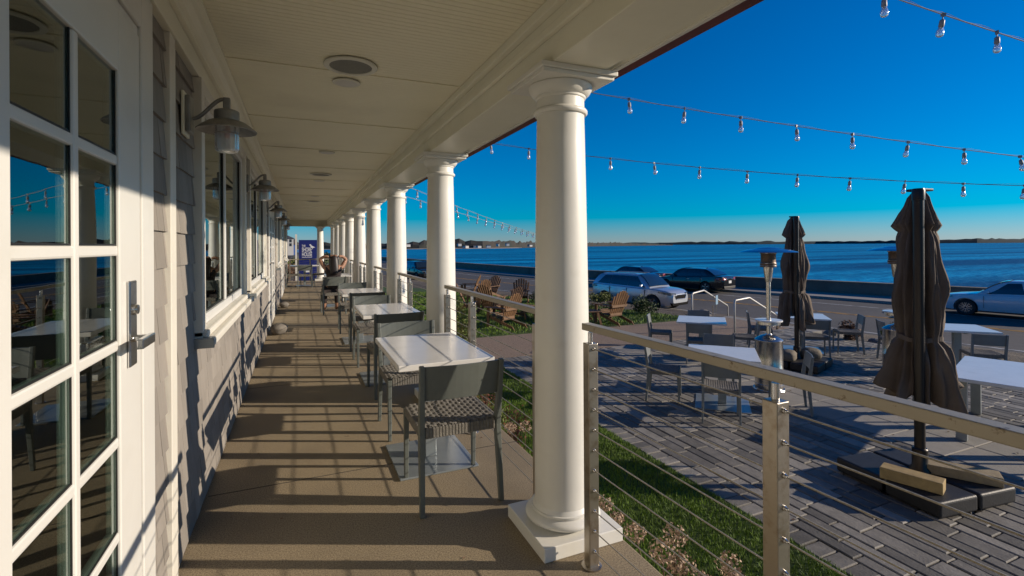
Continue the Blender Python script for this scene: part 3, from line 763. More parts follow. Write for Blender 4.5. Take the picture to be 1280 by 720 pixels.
# ------------------------------------------------------------------ chairs and tables
def weave_mesh(w_, d_, n=15, m=14):
    mb = MB(); res = 4; nx = n * res; ny = m * res; vs = []
    for j in range(ny + 1):
        for i in range(nx + 1):
            fx = i / res; fy = j / res; ci = int(min(fx, n - 1e-6)); cj = int(min(fy, m - 1e-6))
            if (ci + cj) % 2: h = math.sin(PI * (fx - ci)) ** .7 * (.6 + .4 * math.sin(PI * (fy - cj)))
            else: h = math.sin(PI * (fy - cj)) ** .7 * (.6 + .4 * math.sin(PI * (fx - ci)))
            x = (i / nx - .5) * w_; y = (j / ny - .5) * d_
            sag = -.012 * (1 - (2 * x / w_) ** 2) * (1 - (2 * y / d_) ** 2)
            vs.append((x, y, .452 + sag + .009 * h))
    mb.add(vs, [(j * (nx + 1) + i, j * (nx + 1) + i + 1, (j + 1) * (nx + 1) + i + 1, (j + 1) * (nx + 1) + i) for j in range(ny) for i in range(nx)])
    return mb
def make_chair(framem='frame'):
    def fn():
        t = thing('woven_chair', '', 'chair')
        for s in (-1, 1):
            rl_ = MB(); a = (s * .222, -.245, .001); b = (s * .215, -.205, .42); c = (s * .222, -.255, .79)
            rl_.bar(a, b, .026, .030, .030, .048, up=(0, -1, 0)); rl_.bar(b, c, .030, .048, .026, .030, up=(0, -1, 0)); rl_.build('leg', framem, t, bevel=.004)
            MB().bar((s * .214, .215, .001), (s * .214, .205, .44), .024, .024, .030, .036, up=(0, -1, 0)).build('leg', framem, t, bevel=.004)
        bk = MB(); n = 10; vs = []
        for i in range(n + 1):
            q = i / n; x = (q - .5) * .424; bow = -.022 * (1 - (2 * q - 1) ** 2)
            for (z, yy) in ((.60, -.222), (.785, -.252)):
                vs += [(x, yy + bow - .007, z), (x, yy + bow + .007, z)]
        fs = []
        for i in range(n):
            a = i * 4; b = a + 4; fs += [(a, a + 2, b + 2, b), (a + 1, b + 1, b + 3, a + 3), (a, b, b + 1, a + 1), (a + 2, a + 3, b + 3, b + 2)]
        fs += [(0, 1, 3, 2), (n * 4, n * 4 + 2, n * 4 + 3, n * 4 + 1)]
        bk.add(vs, fs); bk.build('backrest', framem, t, bevel=.002)
        sf = MB(); sf.box(-.2, .2, -.222, -.19, .40, .445); sf.box(-.2, .2, .185, .215, .40, .445); sf.box(-.224, -.2, -.19, .19, .405, .445); sf.box(.2, .224, -.19, .19, .405, .445)
        sf.build('seat_frame', framem, t, bevel=.003)
        se = weave_mesh(.42, .41).build('seat', 'weave', t, smooth='all')
        wr = MB()
        for i in range(22):
            x = -.196 + .392 * (i + .5) / 22
            for yy in (-.206, .2): wr.box(x - .0078, x + .0078, yy - .020, yy + .020, .396, .452)
        for i in range(20):
            y = -.18 + .36 * (i + .5) / 20
            for x in (-.213, .213): wr.box(x - .015, x + .015, y - .0078, y + .0078, .40, .454)
        wr.build('rope_edge', 'weave', t, bevel=.003)
        return t
    return fn
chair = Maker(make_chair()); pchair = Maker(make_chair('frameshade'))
def make_table(sx, sy, post, basem='tablesteel', bx=.25, by=.28):
    def fn():
        t = thing('cafe_table', '', 'table')
        MB().box(-sx / 2, sx / 2, -sy / 2, sy / 2, .705, .74).build('tabletop', 'tabletop', t, bevel=.004)
        u = MB(); u.box(-sx / 2 + .1, sx / 2 - .1, -.03, .03, .675, .704); u.box(-.03, .03, -sy / 2 + .1, -.031, .676, .704); u.box(-.03, .03, .031, sy / 2 - .1, .676, .704); u.build('support_arm', basem, t)
        MB().box(-post / 2, post / 2, -post / 2, post / 2, .0135, .6745).build('pedestal', basem, t, bevel=.004)
        MB().box(-bx, bx, -by, by, .001, .013).build('base_plate', basem, t, bevel=.003)
        return t
    return fn
ptab = Maker(make_table(.58, .94, .075)); GP = 'white tables on the porch'
GC = 'woven chairs on the porch'
sets = [(.79, 3.25), (.84, 5.40), (.82, 7.70), (.80, 12.4)]
tl = ['white porch table nearest the camera, with stripes of rail shadow', 'second white porch table from the camera, beside the second column', 'third white porch table from the camera', 'white porch table near the far end, beside the seated person']
for (x, y), lab in zip(sets, tl): ptab((x, y, 0), 0, lab, GP)
chair((.795, 2.775, 0), R(0), 'grey woven-seat chair nearest the camera, turned with its back to us', GC)
chair((.80, 3.83, 0), R(180), 'grey woven-seat chair facing us across the nearest porch table', GC)
chair((.84, 4.90, 0), R(2), 'grey chair with its back to us at the second porch table', GC)
chair((.82, 6.17, 0), R(180), 'grey chair facing us behind the second porch table', GC)
chair((.84, 7.15, 0), R(-2), 'grey chair with its back to us at the third porch table', GC)
chair((.80, 8.60, 0), R(178), 'grey chair facing us behind the third porch table', GC)
chair((.62, 11.0, 0), R(4), 'grey porch chair the long-haired person sits on', GC)
chair((.80, 13.4, 0), R(180), 'grey chair facing us behind the far porch table', GC)
ft = ptab((.12, 19.2, 0), R(90), 'white table across the far end of the porch, in front of the sign', GP)
chair((.12, 18.25, 0), R(0), 'grey chair with its back to us at the farthest table, centred before the sign', GC)
chair((-.22, 18.7, 0), R(-90), 'grey chair seen from the side against the wall at the porch end', GC)
chair((.62, 18.8, 0), R(80), 'grey chair seen from the side right of the farthest table', GC)

# patio sets
ptab2 = Maker(make_table(.93, .93, .11, 'tablesteel', .36, .36)); GQ = 'white square tables on the patio'; GD = 'grey chairs on the patio'
A = R(-45)
ptab2((5.56, 5.28, GZ), R(45), 'white square patio table nearest the porch railing, left of the heater', GQ)
ptab2((7.6, 7.75, GZ), R(45), 'white square patio table in front of the handrails, farthest left', GQ)
ptab2((9.95, 7.25, GZ), R(45), 'white square patio table behind the far closed umbrella', GQ)
ptab2((11.1, 5.05, GZ), R(45), 'white square patio table behind the near closed umbrella, near the road', GQ)
def pc(x, y, a, lab): pchair((x, y, GZ), R(a), lab, GD)
pc(4.98, 5.82, -135, 'patio chair seen side-on at the left corner of the nearest patio table')
pc(5.05, 4.82, -45, 'patio chair with its back to us at the nearest patio table')
pc(6.22, 5.98, 135, 'patio chair on the far side of the nearest patio table, facing us')
pc(6.2, 4.72, 45, 'patio chair tucked in at the right corner of the nearest patio table')
pc(7.05, 8.35, -135, 'patio chair seen side-on left of the farthest left patio table')
pc(7.1, 7.3, -45, 'patio chair with its back to us at the farthest left patio table')
pc(8.15, 8.4, 135, 'patio chair half hidden behind the farthest left patio table')
pc(8.2, 7.2, 45, 'patio chair right of the farthest left patio table, toward the steel heater')
pc(9.35, 7.8, -135, 'patio chair left of the table behind the far umbrella')
pc(9.5, 6.65, -45, 'patio chair in front of the table behind the far umbrella')
pc(10.6, 6.7, 45, 'patio chair seen side-on right of the table behind the far umbrella')
pc(10.55, 5.75, -135, 'patio chair peeking out left of the near umbrella')
pc(10.55, 4.45, -45, 'patio chair with its back to us right of the near umbrella')
# long table at the right edge with heavy square legs
t = thing('patio_dining_table', 'long white patio table with thick square legs, cut by the right picture edge', 'table', (7.8, 3.05, GZ), R(18))
MB().box(-.78, .78, -.46, .46, .70, .74).build('tabletop', 'tabletop', t, bevel=.004)
for sx in (-1, 1):
    for sy in (-1, 1): MB().box(sx * .66 - .05, sx * .66 + .05, sy * .34 - .05, sy * .34 + .05, .001, .6995).build('leg', 'tablesteel', t, bevel=.004)
MB().box(-.6, .6, -.3, .3, .66, .699).build('apron', 'tablesteel', t)
pc(7.75, 3.8, 195, 'patio chair behind the long table at the right edge')
pc(7.35, 2.02, 10, 'patio chair at the right edge in front of the long table, woven seat showing')

# ------------------------------------------------------------------ closed umbrellas
def umbrella(x, y, rot, lab, blab, sc=1.0, seed=1, off=(.12, .10), ropew=False):
    t = thing('closed_umbrella', lab, 'umbrella', (x, y, GZ), rot, 'closed taupe umbrellas on the patio')
    rnd = random.Random(seed)
    MB().lathe([(.043, .12), (.043, 2.70), (.050, 2.701), (.052, 2.79), (.045, 2.81)], 28).build('pole', 'pole', t, smooth=True)
    MB().lathe([(.085, .11), (.085, .17), (.062, .20), (.062, .36), (.053, .37)], 24).build('pole_sleeve', 'pole', t, smooth=True)
    cx, cy = off
    # folded canopy: star section that varies with height
    prof = [(2.80, .045, .01), (2.74, .07, .03), (2.62, .09, .045), (2.51, .115, .07), (2.45, .09, .045), (2.30, .115, .05), (2.05, .132, .055), (1.8, .148, .06), (1.6, .160, .058), (1.47, .160, .04), (1.40, .160, .022), (1.36, .160, .02), (1.30, .172, .05), (1.15, .20, .065), (1.0, .215, .08), (.86, .225, .09), (.74, .228, .10)]
    seg = 128; folds = 9; vs = []; ph = rnd.uniform(0, 6); rr_ = [rnd.uniform(.65, 1.35) for _ in range(folds * 2)]; ends = [rnd.uniform(-.22, .16) for _ in range(folds)]
    ny = len(prof)
    fine = []
    for i in range(ny - 1):
        for q in range(4):
            s = q / 4; a, b = prof[i], prof[i + 1]; fine.append(tuple(a[k] + (b[k] - a[k]) * s for k in range(3)))
    fine.append(prof[-1])
    for i, (z, r, am) in enumerate(fine):
        for k in range(seg):
            th = 2 * PI * k / seg; tw = .55 * (z - 1.4) * .5
            q = th * folds / (2 * PI) + tw; f0 = int(math.floor(q)) % folds; fr = q - math.floor(q)
            ridge = 1 - abs(2 * fr - 1); ridge = ridge ** .8
            small = math.sin(th * 21 + z * 2.3 + ph) * .12 + math.sin(th * 34 + ph * 2 - z * 3.1) * .07
            wob = .05 * math.sin(th * 3 + z * 5.1 + ph) + .06 * math.sin(th * 5 - z * 7.7 + 2 * ph) + .05 * math.sin(th * 9 + z * 13)
            ra = (r - am + am * 2.1 * (ridge * rr_[f0] + small * 1.7)) * (1 + wob)
            zz = z
            if z < 1.3: zz = 1.3 - (1.3 - z) * .86
            if z < 1.0: zz = zz + ends[f0] * (1.0 - z) / .26 * ridge + .03 * math.sin(th * 13)
            if 2.35 < z < 2.6: zz = z - .05 * math.sin(PI * (z - 2.35) / .25) * ridge
            vs.append((cx + ra * math.cos(th), cy + ra * math.sin(th) * .92, zz))
    fs = [(i * seg + k, (i + 1) * seg + k, (i + 1) * seg + (k + 1) % seg, i * seg + (k + 1) % seg) for i in range(len(fine) - 1) for k in range(seg)]
    mb = MB().add(vs, fs); co = mb.build('canopy', 'canvas', t, smooth='all')
    so_ = co.modifiers.new('thick', 'SOLIDIFY'); so_.thickness = .004
    st_ = MB(); ring = []
    for k in range(41):
        th = 2 * PI * k / 40; r = .192 + .006 * math.sin(th * 8); ring.append((cx + r * math.cos(th), cy + r * .92 * math.sin(th), 1.375 + .012 * math.sin(th * 3)))
    vs = []
    for p in ring: vs += [(p[0], p[1], p[2] - .022), (p[0], p[1], p[2] + .022)]
    st_.add(vs, [(2 * i, 2 * i + 2, 2 * i + 3, 2 * i + 1) for i in range(40)])
    s2 = st_.build('tie_strap', 'canvas', co); m_ = s2.modifiers.new('thick', 'SOLIDIFY'); m_.thickness = .006
    MB().box(cx - .075, cx + .10, cy - .07, cy + .07, 2.80, 2.825).build('top_cap', 'pole', t, bevel=.008)
    MB().bar((0, 0, 2.76), (cx, cy, 2.79), .03, .04).build('canopy_arm', 'pole', t)
    MB().tube([(cx + .02, cy, 2.79), (cx + .02, cy, .62)], .014, 8).build('canopy_mast', 'pole', t)
    # ballast: four black slabs on a cross frame
    b = thing('umbrella_base', blab, 'umbrella base', (x, y, GZ), rot, 'black ballast bases under the umbrellas')
    bs = .47
    for sx in (-1, 1):
        for sy in (-1, 1):
            q = MB().box(min(sx * .015, sx * bs), max(sx * .015, sx * bs), min(sy * .015, sy * bs), max(sy * .015, sy * bs), .012, .150)
            q.build('ballast_slab', 'blackplastic', b, bevel=.022, bseg=3)
    cf = MB().box(-bs, bs, -.03, .03, .002, .011); cf.box(-.03, .03, -bs, bs, .002, .0105); cf.build('cross_frame', 'pole', b)
    return t
umbrella(5.35, 2.72, R(-7), 'large closed taupe umbrella nearest the porch, tied at the waist', 'black ballast base of the near umbrella, with two wood offcuts on it', seed=3, off=(.19, .125))
umbrella(8.55, 6.33, R(20), 'smaller-looking closed umbrella farther off, between heater and tables', 'black ballast base of the far umbrella, with sacks on it', seed=8, off=(.21, .10))
t1 = MB().box(-.22, .22, -.075, .075, 0, .10).build('timber_block', 'timber', bevel=.005); t1.location = (4.99, 2.60, GZ + .152); t1.rotation_euler = (0, 0, R(-72))
tag(t1, 'yellowish sawn timber block on the left of the near umbrella base', 'wood block')
t2 = MB().box(-.27, .27, -.09, .09, 0, .085).build('timber_block', mat('grey_timber', (.36, .28, .16), .8, var=.3, scale=12, bump=.3), bevel=.005); t2.location = (5.55, 2.50, GZ + .152); t2.rotation_euler = (0, 0, R(-58))
tag(t2, 'darker worn timber block on the right of the near umbrella base', 'wood block')
def sack(x, y, z, s, lab, rz=0):
    bm = bmesh.new(); bmesh.ops.create_icosphere(bm, subdivisions=3, radius=1)
    rnd = random.Random(int(x * 100))
    for v in bm.verts:
        v.co = Vector((math.copysign(abs(v.co.x) ** .6, v.co.x) * s[0], math.copysign(abs(v.co.y) ** .6, v.co.y) * s[1], v.co.z * s[2])); v.co += Vector((rnd.uniform(-1, 1), rnd.uniform(-1, 1), rnd.uniform(-1, 1))) * .008
        if v.co.z < -s[2] * .6: v.co.z = -s[2] * .6
    me = bpy.data.meshes.new('sandbag'); bm.to_mesh(me); bm.free(); o = bpy.data.objects.new('sandbag', me); C.objects.link(o); me.materials.append(M['sack'])
    o.location = (x, y, z + s[2] * .6); o.rotation_euler = (0, 0, rz); me.polygons.foreach_set('use_smooth', [True] * len(me.polygons)); tag(o, lab, 'sandbag'); return o
sack(8.28, 6.3, GZ + .152, (.2, .13, .11), 'brown sack on the left side of the far umbrella base', .5)
sack(8.78, 6.22, GZ + .152, (.17, .13, .12), 'paler sack on the right side of the far umbrella base', -.4)

# ------------------------------------------------------------------ patio heaters
def make_heater(tray=True):
    t = thing('patio_heater', '', 'patio heater')
    MB().lathe([(.0, .03), (.20, .03), (.205, .05), (.205, .10), (.20, .105), (.20, .33), (.203, .335), (.203, .345), (.20, .35), (.20, .76), (.203, .765), (.203, .785), (.19, .80), (.12, .845), (.05, .865), (.045, .88)], 40).build('tank_housing', 'heater', t, smooth=True)
    MB().lathe([(.23, .001), (.235, .012), (.225, .028), (.0, .029)], 40).build('base', 'heater', t, smooth=True)
    MB().lathe([(.034, .86), (.034, 1.72)], 24).build('pole', 'heater', t, smooth=True)
    MB().lathe([(.045, 1.70), (.052, 1.74), (.068, 1.88), (.072, 1.93)], 32).build('burner_cone', 'heater', t, smooth=True)
    eh = MB().lathe([(.115, 1.93), (.118, 1.94), (.118, 1.99), (.11, 2.0), (.108, 2.01), (.108, 2.13), (.114, 2.14), (.114, 2.15)], 40).build('burner_screen', 'mesh', t, smooth=True)
    rr = MB()
    for zz in (1.945, 1.985, 2.145): rr.lathe([(.119, zz), (.122, zz + .006), (.119, zz + .012)], 40, cap=False)
    rr.build('screen_ring', 'heater', eh)
    MB().lathe([(.42, 2.165), (.41, 2.172), (.30, 2.205), (.18, 2.225), (.16, 2.235), (.09, 2.245), (.001, 2.248)], 56, cap=False).build('hood', 'hood', t, smooth='all')
    if tray:
        tr = MB().lathe([(.04, 1.075), (.195, 1.075), (.20, 1.08), (.20, 1.095), (.195, 1.10), (.04, 1.10)], 40, cap=False).build('tray', 'tabletop', t, smooth=True)
        MB().lathe([(.16, 1.02), (.17, 1.03), (.17, 1.074), (.04, 1.074)], 32).build('tray_collar', 'heater', tr, smooth=True)
    return t
heat = Maker(make_heater)
heat((6.78, 5.50, GZ), 0, 'stainless mushroom patio heater with round tray beside the nearest patio table', 'steel patio heaters')
heat((9.62, 5.24, GZ), 0, 'patio heater mostly hidden behind the near closed umbrella', 'steel patio heaters')

# ------------------------------------------------------------------ stair handrails
def handrail(ax, ay, bx, by, lab):
    t = thing('handrail', lab, 'handrail', (ax, ay, GZ), 0, 'white steel handrails at the steps')
    dx, dy = bx - ax, by - ay; zb = RZ - GZ + .05
    top = [(0, 0, .0), (0, 0, .86), (.02 * dx, .02 * dy, .9), (.30 * dx, .30 * dy, .92), (.98 * dx, .98 * dy, zb + .93), (dx, dy, zb + .88), (dx, dy, zb)]
    MB().tube(top, .024, 10).build('rail', mat('painted_steel', (.62, .60, .56), .4, .2, var=.1), t, smooth='all')
    m_ = Vector((dx, dy, 0)) * .55
    MB().tube([(m_.x, m_.y, .05 + zb * .5), (m_.x, m_.y, .62 + zb * .3)], .016, 8).build('mid_post', 'heater', t)
    return t
handrail(10.2, 10.75, 12.9, 12.0, 'left steel handrail of the steps going down to the road')
handrail(9.85, 8.95, 12.1, 9.45, 'right steel handrail of the steps, behind the steel heater')
t = thing('small_sign', 'small translucent blue sign clipped on the left handrail', 'sign', (11.75, 11.35, GZ + .22), R(25))
MB().box(-.09, .09, -.006, .006, .22, .50).build('panel', mat('pale_blue_panel', (.25, .38, .50), .4, var=.1), t)
MB().tube([(0, .02, .0), (0, .02, .52)], .01, 8).build('stem', 'heater', t)

# ------------------------------------------------------------------ adirondack chairs
def make_adir():
    t = thing('adirondack_chair', '', 'garden chair')
    s_ = MB()
    for i in range(6):
        q = i / 5; y = .30 - .50 * q; z = .37 - .13 * q; s_.bar((-.27, y, z), (.27, y, z), .022, .085, up=(0, .25, 1)) if False else s_.box(-.27, .27, y - .042, y + .042, z - .011, z + .011)
    s_.build('seat', 'wood', t, bevel=.003)
    bk = MB(); base = Vector((0, -.20, .22)); n = 7
    for i in range(n):
        q = (i - (n - 1) / 2) / ((n - 1) / 2); L_ = .84 - .17 * q * q; x0 = q * .215; x1 = q * .29
        bk.bar((x0, base.y, base.z), (x1, base.y - .40 * L_, base.z + .91 * L_), .062, .018, .076, .018, up=(0, -1, .2))
    bo = bk.build('backrest', 'wood', t, bevel=.003)
    br = MB(); br.box(-.30, .30, -.395, -.37, .50, .57); br.box(-.24, .24, -.262, -.24, .255, .32); br.build('back_brace', 'wood', bo, bevel=.003)
    for s in (-1, 1):
        MB().prism([(s * .24, -.40), (s * .24, .34), (s * .30, .38), (s * .37, .36), (s * .385, .2), (s * .33, -.40)][::s], .555, .577).build('armrest', 'wood', t, bevel=.003)
        MB().box(s * .305 - .012, s * .305 + .012, .20, .295, .001, .5545).build('leg', 'wood', t, bevel=.003)
        MB().hexa([(s * .28 - .011, .26, .28), (s * .28 + .011, .26, .28), (s * .28 + .011, -.68, .001), (s * .28 - .011, -.68, .001),
                   (s * .28 - .011, .33, .375), (s * .28 + .011, .33, .375), (s * .28 + .011, -.60, .105), (s * .28 - .011, -.60, .105)][::1]).build('stringer', 'wood', t)
    return t
ad = Maker(make_adir); GA = 'wooden garden chairs on the lawn'
for x, y, a, lab in ((8.30, 12.05, 12, 'wooden slatted garden chair nearest the silver car, seen from behind'),
                     (5.18, 12.75, 28, 'nearest wooden garden chair of the left group, its rear legs catching sun'),
                     (7.75, 17.2, 150, 'wooden garden chair with tall fan back, facing us, behind the nearest one'),
                     (7.35, 19.6, 120, 'wooden garden chair with rounded dark back, in the middle of the group'),
                     (6.9, 20.9, 60, 'farthest wooden garden chair, side-on, toward the seawall'),
                     (6.0, 15.6, -60, 'shadowed wooden garden chair in the middle of the lawn group'),
                     (5.45, 16.2, -110, 'shadowed wooden garden chair close to the green shrub'),
                     (8.6, 16.0, -170, 'wooden garden chair at the right of the group, mostly behind the near column'),
                     (5.9, 14.2, 100, 'wooden garden chair between the nearest one and the fan-backed chair, side-on'),
                     (6.4, 18.3, 20, 'wooden garden chair deep in the group, its back to the porch'),
                     (6.9, 12.9, -50, 'wooden garden chair mostly hidden behind the near column')):
    ad((x, y, GZ), R(a), lab, GA)
def make_stool():
    t = thing('wooden_side_table', '', 'side table')
    tp = MB()
    for i in range(5): tp.box(-.25, .25, -.24 + .098 * i, -.15 + .098 * i, .40, .42)
    tp.build('tabletop', 'wood', t, bevel=.003)
    for s in (-1, 1):
        MB().bar((s * .2, -.28, .001), (s * .2, -.16, .399), .02, .06).build('leg', 'wood', t); MB().bar((s * .2, .28, .001), (s * .2, .16, .399), .02, .06).build('leg', 'wood', t)
    MB().box(-.19, .19, -.012, .012, .18, .24).build('stretcher', 'wood', t)
    return t
stl = Maker(make_stool)
stl((7.55, 11.95, GZ), R(80), 'small wooden side table left of the garden chair by the silver car', 'wooden side tables on the lawn')
stl((6.4, 13.9, GZ), R(20), 'small wooden side table in the middle of the left chair group', 'wooden side tables on the lawn')
# low fire table between the chairs left of the silver car
t = thing('garden_table', 'low dark round garden table on the lawn, left of the wooden side table', 'table', (7.3, 13.3, GZ), 0)
MB().lathe([(.0, .40), (.55, .40), (.56, .42), (.55, .44), (.001, .44)], 32).build('tabletop', 'pole', t, smooth=True)
for a in range(4): MB().bar((.4 * math.cos(a * PI / 2), .4 * math.sin(a * PI / 2), .001), (.25 * math.cos(a * PI / 2), .25 * math.sin(a * PI / 2), .399), .04, .04).build('leg', 'wood', t)

# ------------------------------------------------------------------ plants
def shrub(x, y, z, rx, rz, n, size, m, name, lab, cat='shrub', group=None, blooms=None, stems=7, ry=None):
    t = thing(name, lab, cat, (x, y, z), random.uniform(0, 6), group)
    ry = ry or rx
    foliage(MB(), (0, 0, rz * 1.02), rx, ry, rz, n, size).build('foliage', m, t)
    s_ = MB()
    for i in range(stems):
        a = random.uniform(0, 2 * PI); r = random.uniform(.2, .75)
        s_.tube([(0.03 * math.cos(a), .03 * math.sin(a), 0), (rx * r * .5 * math.cos(a), ry * r * .5 * math.sin(a), rz * .8), (rx * r * math.cos(a), ry * r * math.sin(a), rz * 1.5)], [.008, .006, .003], 5)
    s_.build('stem', 'twig', t)
    if blooms: 
        b = MB()
        for i in range(blooms[0]):
            a = random.uniform(0, 2 * PI); r = random.uniform(.1, .85)
            foliage(b, (rx * r * math.cos(a), ry * r * math.sin(a), rz * (1.55 + random.uniform(-.35, .35))), blooms[1], blooms[1], blooms[1] * .8, 260, blooms[1] * .16, clumps=7, shell=.8)
        b.build('bloom', blooms[2], t)
    return t
GB = 'planting along the porch edge'
def hydr(x, y, s, heads, lab):
    t = thing('dried_hydrangea', lab, 'plant', (x, y, GZ), random.uniform(0, 6), 'dried hydrangeas along the porch edge')
    st_ = MB(); bl = MB(); lf = MB(); rnd = random.Random(int(x * 77 + y * 31))
    for i in range(heads):
        a = rnd.uniform(0, 2 * PI); r = rnd.uniform(.05, .34) * s; h = rnd.uniform(.45, .80) * s
        tip = Vector((r * math.cos(a), r * math.sin(a), h))
        st_.tube([(0.02 * math.cos(a), .02 * math.sin(a), 0), (tip.x * .5, tip.y * .5, h * .55), tuple(tip)], [.006, .004, .003], 5)
        q = rnd.uniform(.045, .07) * s
        for _ in range(150):
            d = Vector((rnd.gauss(0, 1), rnd.gauss(0, 1), rnd.gauss(0, 1))).normalized() * rnd.uniform(.7, 1.05)
            p = tip + Vector((d.x * q, d.y * q, d.z * q * .8)); u = Vector((rnd.gauss(0, 1), rnd.gauss(0, 1), rnd.gauss(0, 1))).normalized(); v = u.cross(d).normalized(); k = .0085 * s
            bl.add([p - u * k, p + v * k * .8, p + u * k, p - v * k * .8], [(0, 1, 2, 3)])
        for _ in range(6):
            p = tip * rnd.uniform(.3, .85); u = Vector((rnd.gauss(0, 1), rnd.gauss(0, 1), rnd.gauss(0, .6))).normalized(); v = u.cross(Vector((0, 0, 1))).normalized(); k = .035 * s
            lf.add([p, p + u * k + v * k * .5, p + u * k * 2 - Vector((0, 0, .02)), p + u * k - v * k * .5], [(0, 1, 2, 3)])
    st_.build('stem', 'twig', t); bl.build('bloom', 'drybloom', t); lf.build('foliage', 'dryleaf', t)
hydr(1.72, 1.95, 1.0, 13, 'dried pale hydrangea heads at the foot of the near railing')
hydr(1.62, 2.45, .95, 7, 'dried hydrangea tuft right beside the base of the nearest column')
hydr(1.68, 1.35, .9, 9, 'dried hydrangea heads at the bottom edge behind the middle rail post')
hydr(1.85, 4.0, .9, 8, 'dried hydrangea between the first two columns')
def redshrub(x, y, h, lab, n=420, m='redleaf'):
    t = thing('rust_shrub', lab, 'shrub', (x, y, GZ), random.uniform(0, 6), 'rust coloured shrubs along the porch edge')
    st_ = MB(); lf = MB(); rnd = random.Random(int(x * 91 + y * 17))
    for i in range(9):
        a = rnd.uniform(0, 2 * PI); r = rnd.uniform(.08, .30); tip = Vector((r * math.cos(a), r * math.sin(a), h * rnd.uniform(.65, 1)))
        st_.tube([(0, 0, 0), (tip.x * .35, tip.y * .35, tip.z * .5), tuple(tip)], [.007, .005, .002], 5)
        for _ in range(n // 9):
            q = rnd.uniform(.3, 1.03); p = Vector((tip.x * q, tip.y * q, tip.z * q)) + Vector((rnd.gauss(0, .03), rnd.gauss(0, .03), rnd.gauss(0, .03))); u = Vector((rnd.gauss(0, 1), rnd.gauss(0, 1), rnd.gauss(0, .8))).normalized(); v = u.cross(Vector((0, 0, 1))).normalized(); k = .016
            lf.add([p, p + u * k + v * k * .6, p + u * k * 2, p + u * k - v * k * .6], [(0, 1, 2, 3)])
    st_.build('stem', 'twig', t); lf.build('foliage', m, t)
redshrub(2.0, 4.75, .62, 'rust red shrub behind the railing right of the nearest table')
redshrub(1.75, 4.55, .45, 'low rust red shrub beside the rail post at the nearest table')
redshrub(2.1, 5.6, .75, 'tall thin rust red shrub against the dark patio edge')
redshrub(1.85, 3.35, .35, 'small yellow-green sprig in the mulch beside the nearest column', 200, 'leafy')
shrub(2.15, 6.7, GZ, .24, .80, 2400, .022, 'leafy', 'upright_shrub', 'tall narrow yellow-green shrub right of the second column', group=GB)
shrub(2.0, 5.3, GZ, .3, .30, 1200, .022, 'leafy', 'green_shrub', 'low green shrub under the second railing', group=GB)
shrub(2.0, 9.6, GZ, .35, .4, 900, .03, 'leaf', 'green_shrub', 'green shrub between the third and fourth columns', group=GB)
shrub(2.0, 12.0, GZ, .35, .45, 900, .03, 'leaf', 'green_shrub', 'green shrub far along the porch, by the fifth column', group=GB)
GS = 'shrubs along the top of the bank'
for x, y, rx, rz, m, lab in ((10.4, 13.2, .62, .36, 'leaf', 'dense dark green shrub directly before the front of the silver car'),
                             (9.3, 13.9, .62, .40, 'leafy', 'twiggy yellowing shrub below the front wheel of the silver car'),
                             (9.2, 15.4, .55, .42, 'leafy', 'yellowing shrub in front of the silver car doors'),
                             (8.3, 14.6, .6, .38, 'leaf', 'dark shrub left of the silver car rear wheel'),
                             (8.9, 17.5, .6, .40, 'leaf', 'dark shrub at the lawn edge below the parked cars'),
                             (11.9, 6.4, .42, .42, 'leafy', 'sparse yellow-green shrub between the two umbrellas'),
                             (12.1, 7.6, .35, .25, 'dryleaf', 'low dry brown shrub beside the patio edge behind the far umbrella'),
                             (12.8, 4.2, .5, .30, 'leaf', 'low green shrub by the road at the right edge'),
                             (12.3, 3.0, .5, .30, 'leaf', 'rounded green shrub at the right picture edge')):
    shrub(x, y, GZ - .05, rx, rz, 1500, .034, m, 'bank_shrub', lab, group=GS, stems=9)
for i, (x, y, s) in enumerate(((12.4, 8.2, .28), (12.5, 7.2, .22), (12.45, 6.0, .3), (12.6, 5.2, .25), (12.3, 12.4, .3))):
    bm = bmesh.new(); bmesh.ops.create_icosphere(bm, subdivisions=3, radius=s); rnd = random.Random(i)
    ph = [rnd.uniform(0, 6) for _ in range(6)]
    for v in bm.verts:
        n = math.sin(v.co.x * 9 + ph[0]) * math.sin(v.co.y * 8 + ph[1]) + .6 * math.sin(v.co.z * 15 + ph[2]); v.co *= 1 + .16 * n; v.co.z *= .6
    me = bpy.data.meshes.new('bank_rock'); bm.to_mesh(me); bm.free(); o = bpy.data.objects.new('bank_rock', me); C.objects.link(o); me.materials.append(M['stone']); o.location = (x, y, GZ - .08)
    tag(o, ['grey rock in the soil beside the right handrail foot', 'second grey rock along the patio edge', 'grey rock behind the far patio tables', 'grey rock below the road edge line, behind the near umbrella', 'grey rock at the foot of the left handrail'][i], 'rock', 'rocks along the patio edge')
# the doorstop boulders on the porch floor
for i, (x, y, s, lab) in enumerate(((-.33, 8.75, .13, 'rounded grey stone on the porch floor against the wall'), (-.36, 12.5, .10, 'smaller flat stone farther along the porch wall'))):
    bm = bmesh.new(); bmesh.ops.create_icosphere(bm, subdivisions=4, radius=s)
    for v in bm.verts: v.co *= 1 + .07 * math.sin(v.co.x * 22 + i) * math.sin(v.co.y * 19) + .04 * math.sin(v.co.z * 40); v.co.z *= .72; v.co.y *= 1.15
    me = bpy.data.meshes.new('boulder'); bm.to_mesh(me); bm.free(); me.polygons.foreach_set('use_smooth', [True] * len(me.polygons)); o = bpy.data.objects.new('boulder', me); C.objects.link(o); me.materials.append(M['stone']); o.location = (x, y, s * .70); tag(o, lab, 'stone')

